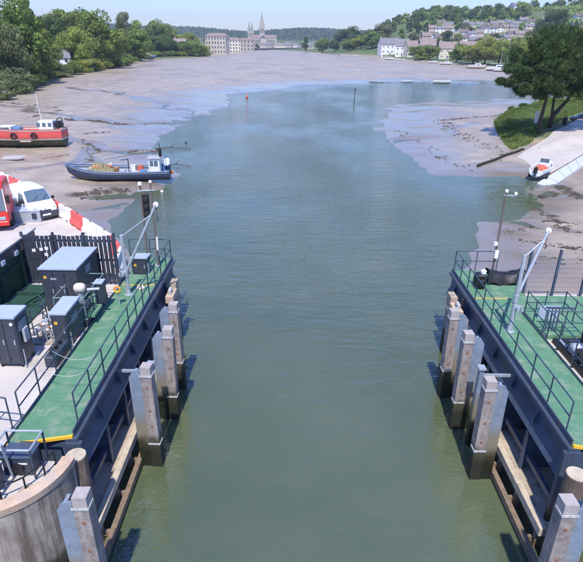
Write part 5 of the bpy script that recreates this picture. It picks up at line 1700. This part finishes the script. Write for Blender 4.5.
# ------------------------------------------------------------------ the pine on the right bank
pb = W(538, 131, 2.0)
z0 = hgt(pb.x, pb.y)
t = thing('pine_tree', 'big dark spreading pine with leaning twin trunks on right bank', 'pine tree', (pb.x, pb.y, z0 - .1))
pr = np.random.RandomState(77)
YP = pb.y
def pp(px, py, dy=0):
    q = WY(px, py, YP + dy); return q
def limb(mbx, pts, r0, r1):
    mbx.tube(pts, r0, 9, r1)
mb = MB(); limb(mb, [(pb.x, pb.y, z0 - .2), pp(541, 118), pp(546, 100), pp(547, 84)], .30, .2); mb.build('trunk', 'bark', t, smooth=True)
mb = MB(); q = W(549, 127, 2.0); limb(mb, [(q.x, q.y, z0 - .2), pp(552, 117, 3), pp(560, 108, 3), pp(568, 100, 3), pp(572, 84, 3)], .42, .2); mb.build('trunk', 'bark', t, smooth=True)
mb = MB(); limb(mb, [pp(552, 117, 3), pp(553, 105, 3), pp(556, 88, 3)], .26, .14); mb.build('trunk', 'bark', t, smooth=True)
# foliage pads: (px, py, rx_px, rz_px, dy)
pads = []
outline = [(q[0] + 9, q[1], q[2] * .92, q[3]) for q in [(512, 70, 9, 7), (508, 84, 6, 5), (516, 88, 7, 4), (525, 92, 7, 5), (520, 78, 12, 7), (520, 58, 12, 9), (530, 46, 14, 10), (532, 66, 16, 10), (535, 84, 12, 7), (540, 92, 9, 5),
           (545, 38, 16, 9), (548, 56, 18, 11), (550, 76, 18, 10), (554, 92, 12, 5), (562, 34, 18, 8), (566, 52, 20, 12), (568, 72, 20, 12), (566, 90, 14, 6), (580, 38, 18, 10), (586, 58, 20, 13),
           (586, 80, 20, 10), (580, 92, 14, 6), (600, 48, 20, 12), (604, 70, 20, 12), (604, 88, 16, 6), (618, 60, 16, 12), (620, 80, 14, 8), (525, 70, 10, 6), (541, 50, 12, 8)]]
for (px, py, rx, rz) in outline:
    for dy in (-3.0, 1.0, 5.0):
        if dy != 1.0 and pr.rand() < .12: continue
        pads.append((px + pr.uniform(-3, 3), py + pr.uniform(-3, 3), rx * pr.uniform(.6, .92), rz * pr.uniform(.42, .72), dy + pr.uniform(-1.5, 1.5)))
sc = YP * 1.0 / FPX * 1.06
Cs, Ns = [], []
bm_ = MB()
hubs = [pp(547, 84), pp(572, 84, 3), pp(556, 88, 3)]
for (px, py, rx, rz, dy) in pads:
    c_ = np.array(pp(px, py, 0)) + np.array([0, dy, 0])
    n = int(95 + 5 * rx)
    D = pr.normal(0, 1, (n, 3)); D /= np.linalg.norm(D, axis=1)[:, None]
    rad = pr.uniform(.35, 1.1, (n, 1)) ** .5
    # break each pad into tufts
    tuft = D * rad * np.array([rx * sc, 1.0 * rx * sc, rz * sc])
    Cs.append(c_ + tuft); Ns.append(D * np.array([.6, .6, 1]) + np.array([0, 0, .5]))
    hb = min(hubs, key=lambda h: (Vector(c_) - h).length)
    bm_.tube([hb + Vector((0, 0, -1.0)), (hb + Vector(c_)) / 2 + Vector((0, 0, -.3)), Vector(c_) + Vector((0, 0, -.2))], .10, 5, .03)
bm_.build('branches', 'bark', t)
C = np.concatenate(Cs); Nn = np.concatenate(Ns)
# each tuft: 5 narrow needle blades
reps = 9
C5 = np.repeat(C, reps, 0) + pr.normal(0, .12, (len(C) * reps, 3))
dirn = np.repeat(Nn, reps, 0) + pr.normal(0, .7, (len(C5), 3))
dirn /= np.linalg.norm(dirn, axis=1)[:, None]
sd_ = np.cross(dirn, pr.normal(0, 1, (len(C5), 3))); sd_ /= np.linalg.norm(sd_, axis=1)[:, None]
ln = pr.uniform(.22, .48, (len(C5), 1)); wd = pr.uniform(.025, .055, (len(C5), 1))
V = np.stack([C5 - sd_ * wd, C5 + sd_ * wd, C5 + dirn * ln + sd_ * wd * .5, C5 + dirn * ln - sd_ * wd * .5], 1).reshape(-1, 3) - np.array(t.location)
me = bpy.data.meshes.new('crown')
me.from_pydata(V.tolist(), [], np.arange(len(V)).reshape(-1, 4).tolist())
me.materials.append(MATS['leaf_pine'])
o = bpy.data.objects.new('crown', me); COL.objects.link(o); o.parent = t
for px, py, wpx, lb in ((513, 103, 8, 'dark low bush on bank end, left of white notice board'), (524, 103, 8, 'dark low bush just behind white notice board')):
    w = W(px, py + 4, 2.0)
    tree(w.x, w.y, 1.3, 2.4, 'bush', 'leaf_dark', lb, cat='bush', name='bush')
for k in range(9):
    w = W(540 + 7 * k, 104.5 - .6 * k, 2.0)
    tree(w.x, w.y + 1, 1.2 + .3 * (k % 3), 3.2, 'bush', 'leaf_mid', 'low hedge bush along the bank behind the pine', 'hedge bushes behind the pine', cat='bush', name='bush')

# ------------------------------------------------------------------ houses
def house(name, label, x, y, w, d, hw, hr, rz, wall, roof, nwin=3, nst=2, chim=1, group=None, cat='house', door=True, z=None):
    z0 = (hgt(x, y) if z is None else z) - .3
    t = thing(name, label, cat, (x, y, z0), rz, group)
    MB().box(-w / 2, w / 2, -d / 2, d / 2, -3, hw).add([(-w / 2, -d / 2, hw), (-w / 2, d / 2, hw), (-w / 2, 0, hw + hr - .15), (w / 2, -d / 2, hw), (w / 2, d / 2, hw), (w / 2, 0, hw + hr - .15)], [(0, 1, 2), (3, 5, 4)]).build('wall', wall, t, world=False)
    o = .4
    mb = MB()
    for sg in (-1, 1):
        mb.add([(-w / 2 - o, sg * (d / 2 + o), hw - .25), (w / 2 + o, sg * (d / 2 + o), hw - .25), (w / 2 + o, 0, hw + hr), (-w / 2 - o, 0, hw + hr),
                (-w / 2 - o, sg * (d / 2 + o), hw - .02), (w / 2 + o, sg * (d / 2 + o), hw - .02), (w / 2 + o, 0, hw + hr + .25), (-w / 2 - o, 0, hw + hr + .25)],
               [(0, 1, 2, 3), (4, 7, 6, 5), (0, 4, 5, 1), (1, 5, 6, 2), (3, 2, 6, 7), (0, 3, 7, 4)])
    r = mb.build('roof', roof, t, world=False)
    for c_ in range(chim):
        xx = (-w / 2 + .9) if c_ == 0 else (w / 2 - .9)
        MB().bbox(xx - .45, xx + .45, -.35, .35, hw + hr - .5, hw + hr + 1.5, .08).build('chimney', 'render_pink', r, world=False)
    if nwin:
        st_ = hw / nst
        for f_ in range(nst):
            for k in range(nwin):
                cx_ = -w / 2 + w * (k + .5) / nwin
                zc = st_ * (f_ + .55)
                wi = MB().box(cx_ - .65, cx_ + .65, -d / 2 - .05, -d / 2 - .003, zc - .7, zc + .7).build('window', 'render_white' if wall != 'render_white' else 'boat_grey', t, world=False)
                MB().box(cx_ - .52, cx_ + .52, -d / 2 - .07, -d / 2 - .052, zc - .57, zc + .57).build('pane', 'window_dark', wi, world=False)
        if door:
            MB().box(-.5, .5, -d / 2 - .06, -d / 2 - .003, -.5, 2.1).build('door', 'boat_blue', t, world=False)
    return t
def hpx(px, D, wpx, hpxl, label, wall='render_white', roof='slate', rz=0., **k):
    p = WY(px, 50, D)
    w = wpx * D * 1.08 / FPX; tot = hpxl * D * 1.08 / FPX
    return house('house', label, p.x, D, w, w * .6 + 3, tot * .62, tot * .38, rz, wall, roof, **k)
hpx(388, 590, 15, 12.5, 'white waterside house with grey roof beside the leafy trees', roof='slate', rz=R(8), nwin=4)
hpx(402, 560, 11, 14, 'white gabled house with lean roof, second along the shore', roof='slate', rz=R(-10), nwin=3)
hpx(411, 545, 10, 13, 'cream house just left of first shore trees', wall='render_cream', roof='slate_brown', rz=R(15), nwin=2)
hpx(447, 500, 14, 13.5, 'cream house with brown roof between clumps of shore trees', wall='render_cream', roof='slate_brown', rz=R(-6), nwin=3)
hpx(470, 520, 20, 13, 'long pale house with pinkish roof above bright green trees', wall='render_white', roof='slate_brown', rz=R(5), nwin=5)
hpx(428, 560, 12, 14, 'house with grey-brown roof behind first shore trees', wall='render_pink', roof='slate_brown', rz=R(-12), nwin=3)
gh = 'terraced houses on the right hillside'
pr = np.random.RandomState(9)
for row, (D, p0, p1, stp) in enumerate(((585, 418, 520, 8.0), (625, 415, 560, 7.4), (665, 425, 580, 7.2), (710, 430, 600, 7.0), (765, 438, 610, 7.0))):
    px = p0
    k = 0
    while px < p1:
        if pr.rand() < .78:
            p = WY(px, 45, D + pr.uniform(-14, 14))
            wl_ = ['render_pink', 'render_white', 'render_cream', 'render_white'][pr.randint(4)]; rf_ = ['slate_brown', 'slate_dark', 'slate'][pr.randint(3)]
            house('house', '%s house with %s roof, %s terrace up the right hillside' % (wl_[7:], {'slate': 'grey', 'slate_brown': 'brown', 'slate_dark': 'dark'}[rf_], ['lowest', 'second', 'third', 'fourth', 'topmost'][row]), p.x, p.y, stp * D / FPX * pr.uniform(.95, 1.25), 9, pr.uniform(4.6, 6), pr.uniform(2.6, 3.6), R(pr.uniform(-20, 20)),
                  wl_, rf_, nwin=2, nst=2, chim=1, group=gh, door=False)
        px += stp * pr.uniform(.95, 1.2)
        k += 1
hpx(535, 560, 26, 10, 'long cream house on right hill just above the pine', wall='render_cream', roof='render_cream', rz=R(5), nwin=5, nst=1)
hpx(575, 540, 20, 12, 'pink-walled house on right hill at frame edge', wall='render_pink', roof='slate_brown', rz=R(-5), nwin=3)
hpx(516, 960, 20, 7, 'pale house on crest of right hill', wall='render_white', roof='slate', nwin=4)
# left bank house
p = WY(56, 50, 256)
house('house', 'white house with grey slate roof among left bank trees', p.x, 256, 10, 8, 5.2, 3.2, R(25), 'render_white', 'slate', nwin=3, chim=1)
p = WY(139, 26, 560)
house('house', 'white house glimpsed above the far left trees', p.x, 560, 16, 9, 8, 3, R(10), 'render_white', 'slate', nwin=4)
p = WY(180, 36, 640)
house('house', 'pale house glimpsed behind end of left wood', p.x, 640, 14, 9, 9, 3, R(-10), 'render_cream', 'slate_brown', nwin=3)

# flats by the river
def flats(label, px, D, wpx, top_py, wall, nwin, nst, rz, flat=False, dep=14):
    p = WY(px, top_py, D)
    z0 = hgt(p.x, D) - .3
    H_ = p.z - z0
    w = wpx * D * 1.08 / FPX
    t = thing('apartment_block', label, 'building', (p.x, D, z0), rz)
    hb = H_ * .84
    MB().box(-w / 2, w / 2, -dep / 2, dep / 2, -3, hb).build('wall', wall, t, world=False)
    mb = MB()
    mb.add([(-w / 2 - .5, -dep / 2 - .5, hb + .01), (w / 2 + .5, -dep / 2 - .5, hb + .01), (w / 2 + .5, dep / 2 + .5, hb + .01), (-w / 2 - .5, dep / 2 + .5, hb + .01), (-w / 2 + 3, 0, H_), (w / 2 - 3, 0, H_)],
           [(0, 1, 5, 4), (2, 3, 4, 5), (1, 2, 5), (3, 0, 4), (3, 2, 1, 0)])
    mb.build('roof', 'slate_brown', t, world=False)
    for f_ in range(nst):
        for k in range(nwin):
            cx_ = -w / 2 + w * (k + .5) / nwin; zc = hb * (f_ + .55) / nst
            wi = MB().box(cx_ - w / nwin * .24, cx_ + w / nwin * .24, -dep / 2 - .08, -dep / 2 - .003, zc - hb / nst * .3, zc + hb / nst * .3).build('window', 'boat_grey', t, world=False)
            MB().box(cx_ - w / nwin * .16, cx_ + w / nwin * .16, -dep / 2 - .12, -dep / 2 - .082, zc - hb / nst * .24, zc + hb / nst * .24).build('pane', 'window_dark', wi, world=False)
    for k in range(nwin // 2):
        cx_ = -w / 2 + w * (2 * k + 1) / nwin
        MB().box(cx_ - .25, cx_ + .25, -dep / 2 - .5, -dep / 2 - .004, 0, hb - .02).build('pilaster', 'stone_pale', t, world=False)
flats('larger pale stone apartment block by river, left of cathedral', 217, 690, 18, 33, 'stone_pale', 7, 4, R(-14))
flats('lower pale apartment block with gables beside larger block', 233, 760, 12, 37.5, 'render_cream', 5, 4, R(10))
flats('grey roofed block behind trees left of cathedral', 247, 900, 12, 38, 'stone', 4, 3, R(0))
# quay wall
t = thing('quay_wall', 'dark river wall below the distant town', 'wall', (-60, 1010, 0))
a = W(236, 51.0, .8); b_ = W(300, 49.3, .8)
for k in range(12):
    p0 = a.lerp(b_, k / 12); p1 = a.lerp(b_, (k + .98) / 12)
    MB().bar((p0.x, p0.y, 1.5), (p1.x, p1.y, 1.5), 1.5, 5.0).build('wall_bay', 'wall_dark', t)
# town roofs around the cathedral
gt = 'distant town houses below the cathedral'
for k in range(46):
    y = pr.uniform(1100, 1420); x = pr.uniform(-.13, .16) * y
    house('house', 'small pale house in distant town below the wooded ridge', x, y, pr.uniform(9, 18), 9, pr.uniform(5, 9), 3.5, R(pr.uniform(-40, 40)), ['render_white', 'render_cream', 'stone', 'render_pink'][pr.randint(4)], ['slate', 'slate_brown'][pr.randint(2)], nwin=0, chim=1, group=gt)

# cathedral
DC = 1450
p = WY(262, 40, DC)
z0 = hgt(p.x, DC)
zt = WY(262, 12.0, DC).z
t = thing('cathedral', 'pale stone cathedral with three spires above the distant town', 'cathedral', (p.x, DC, z0 - 2))
t.rotation_euler = (0, 0, R(12))
def cb(name, m, x0, x1, y0, y1, za, zb, parent=t):
    return MB().box(x0, x1, y0, y1, za, zb).build(name, m, parent, world=False)
ht = zt - z0 + 2
def tower(x, y, w, h1, h2, m='stone_pale'):
    tw = cb('tower', m, x - w, x + w, y - w, y + w, 0, h1)
    MB().lathe([(w * 1.15, h1), (w * .75, h1 + (h2 - h1) * .35), (w * .3, h1 + (h2 - h1) * .75), (.15, h2)], 8, (x, y, 0)).build('spire', 'copper' if w < 4 else 'stone', tw, world=False)
    for sx in (-1, 1):
        for sy in (-1, 1):
            MB().lathe([(w * .2, h1 - 4), (w * .2, h1 + 2), (.05, h1 + 8)], 6, (x + sx * w, y + sy * w, 0)).build('pinnacle', m, tw, world=False)
    for k in (-.4, .4):
        cb('belfry_opening', 'window_dark', x + w * k - w * .2, x + w * k + w * .2, y - w - .15, y - w - .02, h1 * .70, h1 * .92, tw)
tower(0, 0, 5.5, ht * .60, ht)
tower(-33, -8, 3.6, ht * .46, ht * .74)
tower(-24, 6, 3.6, ht * .46, ht * .74)
nave = cb('nave', 'stone_pale', -36, 36, -6, 6, 0, ht * .28)
MB().add([(-36, -6.6, ht * .28), (36, -6.6, ht * .28), (36, 6.6, ht * .28), (-36, 6.6, ht * .28), (-36, 0, ht * .38), (36, 0, ht * .38)], [(0, 1, 5, 4), (2, 3, 4, 5), (1, 2, 5), (3, 0, 4), (0, 3, 2, 1)]).build('nave_roof', 'slate_brown', t, world=False)
cb('transept', 'stone_pale', -6, 6, -19, 19, 0, ht * .279)
MB().add([(-6.5, -19.4, ht * .28), (6.5, -19.4, ht * .28), (6.5, 19.4, ht * .28), (-6.5, 19.4, ht * .28), (0, -19.4, ht * .377), (0, 19.4, ht * .377)], [(0, 4, 5, 3), (1, 2, 5, 4), (0, 1, 4), (2, 3, 5), (0, 3, 2, 1)]).build('transept_roof', 'slate', t, world=False)
for k in range(12):
    xx = -32 + 5.6 * k
    if abs(xx) > 8:
        cb('window', 'window_dark', xx - 1, xx + 1, -6.2, -6.02, ht * .1, ht * .24)
        cb('buttress', 'stone', xx + 2.2, xx + 3.2, -8, -6.01, 0, ht * .25)
cb('aisle', 'stone', -34, -7, -11, -8.01, 0, ht * .14)

# ------------------------------------------------------------------ haze over the whole place
hm = bpy.data.materials.new('haze')
hm.use_nodes = True
nt = hm.node_tree
nt.nodes.remove(nt.nodes['Principled BSDF'])
pv = nt.nodes.new('ShaderNodeVolumePrincipled')
pv.inputs['Color'].default_value = (0.72, 0.82, 0.95, 1)
pv.inputs['Density'].default_value = 0.00017
pv.inputs['Anisotropy'].default_value = 0.2
nt.links.new(pv.outputs[0], nt.nodes['Material Output'].inputs['Volume'])
MATS['haze'] = hm
mb = MB().box(-2400, 2400, -300, 3450, -6, 150)
tag(mb.build('haze', 'haze'), kind='stuff')
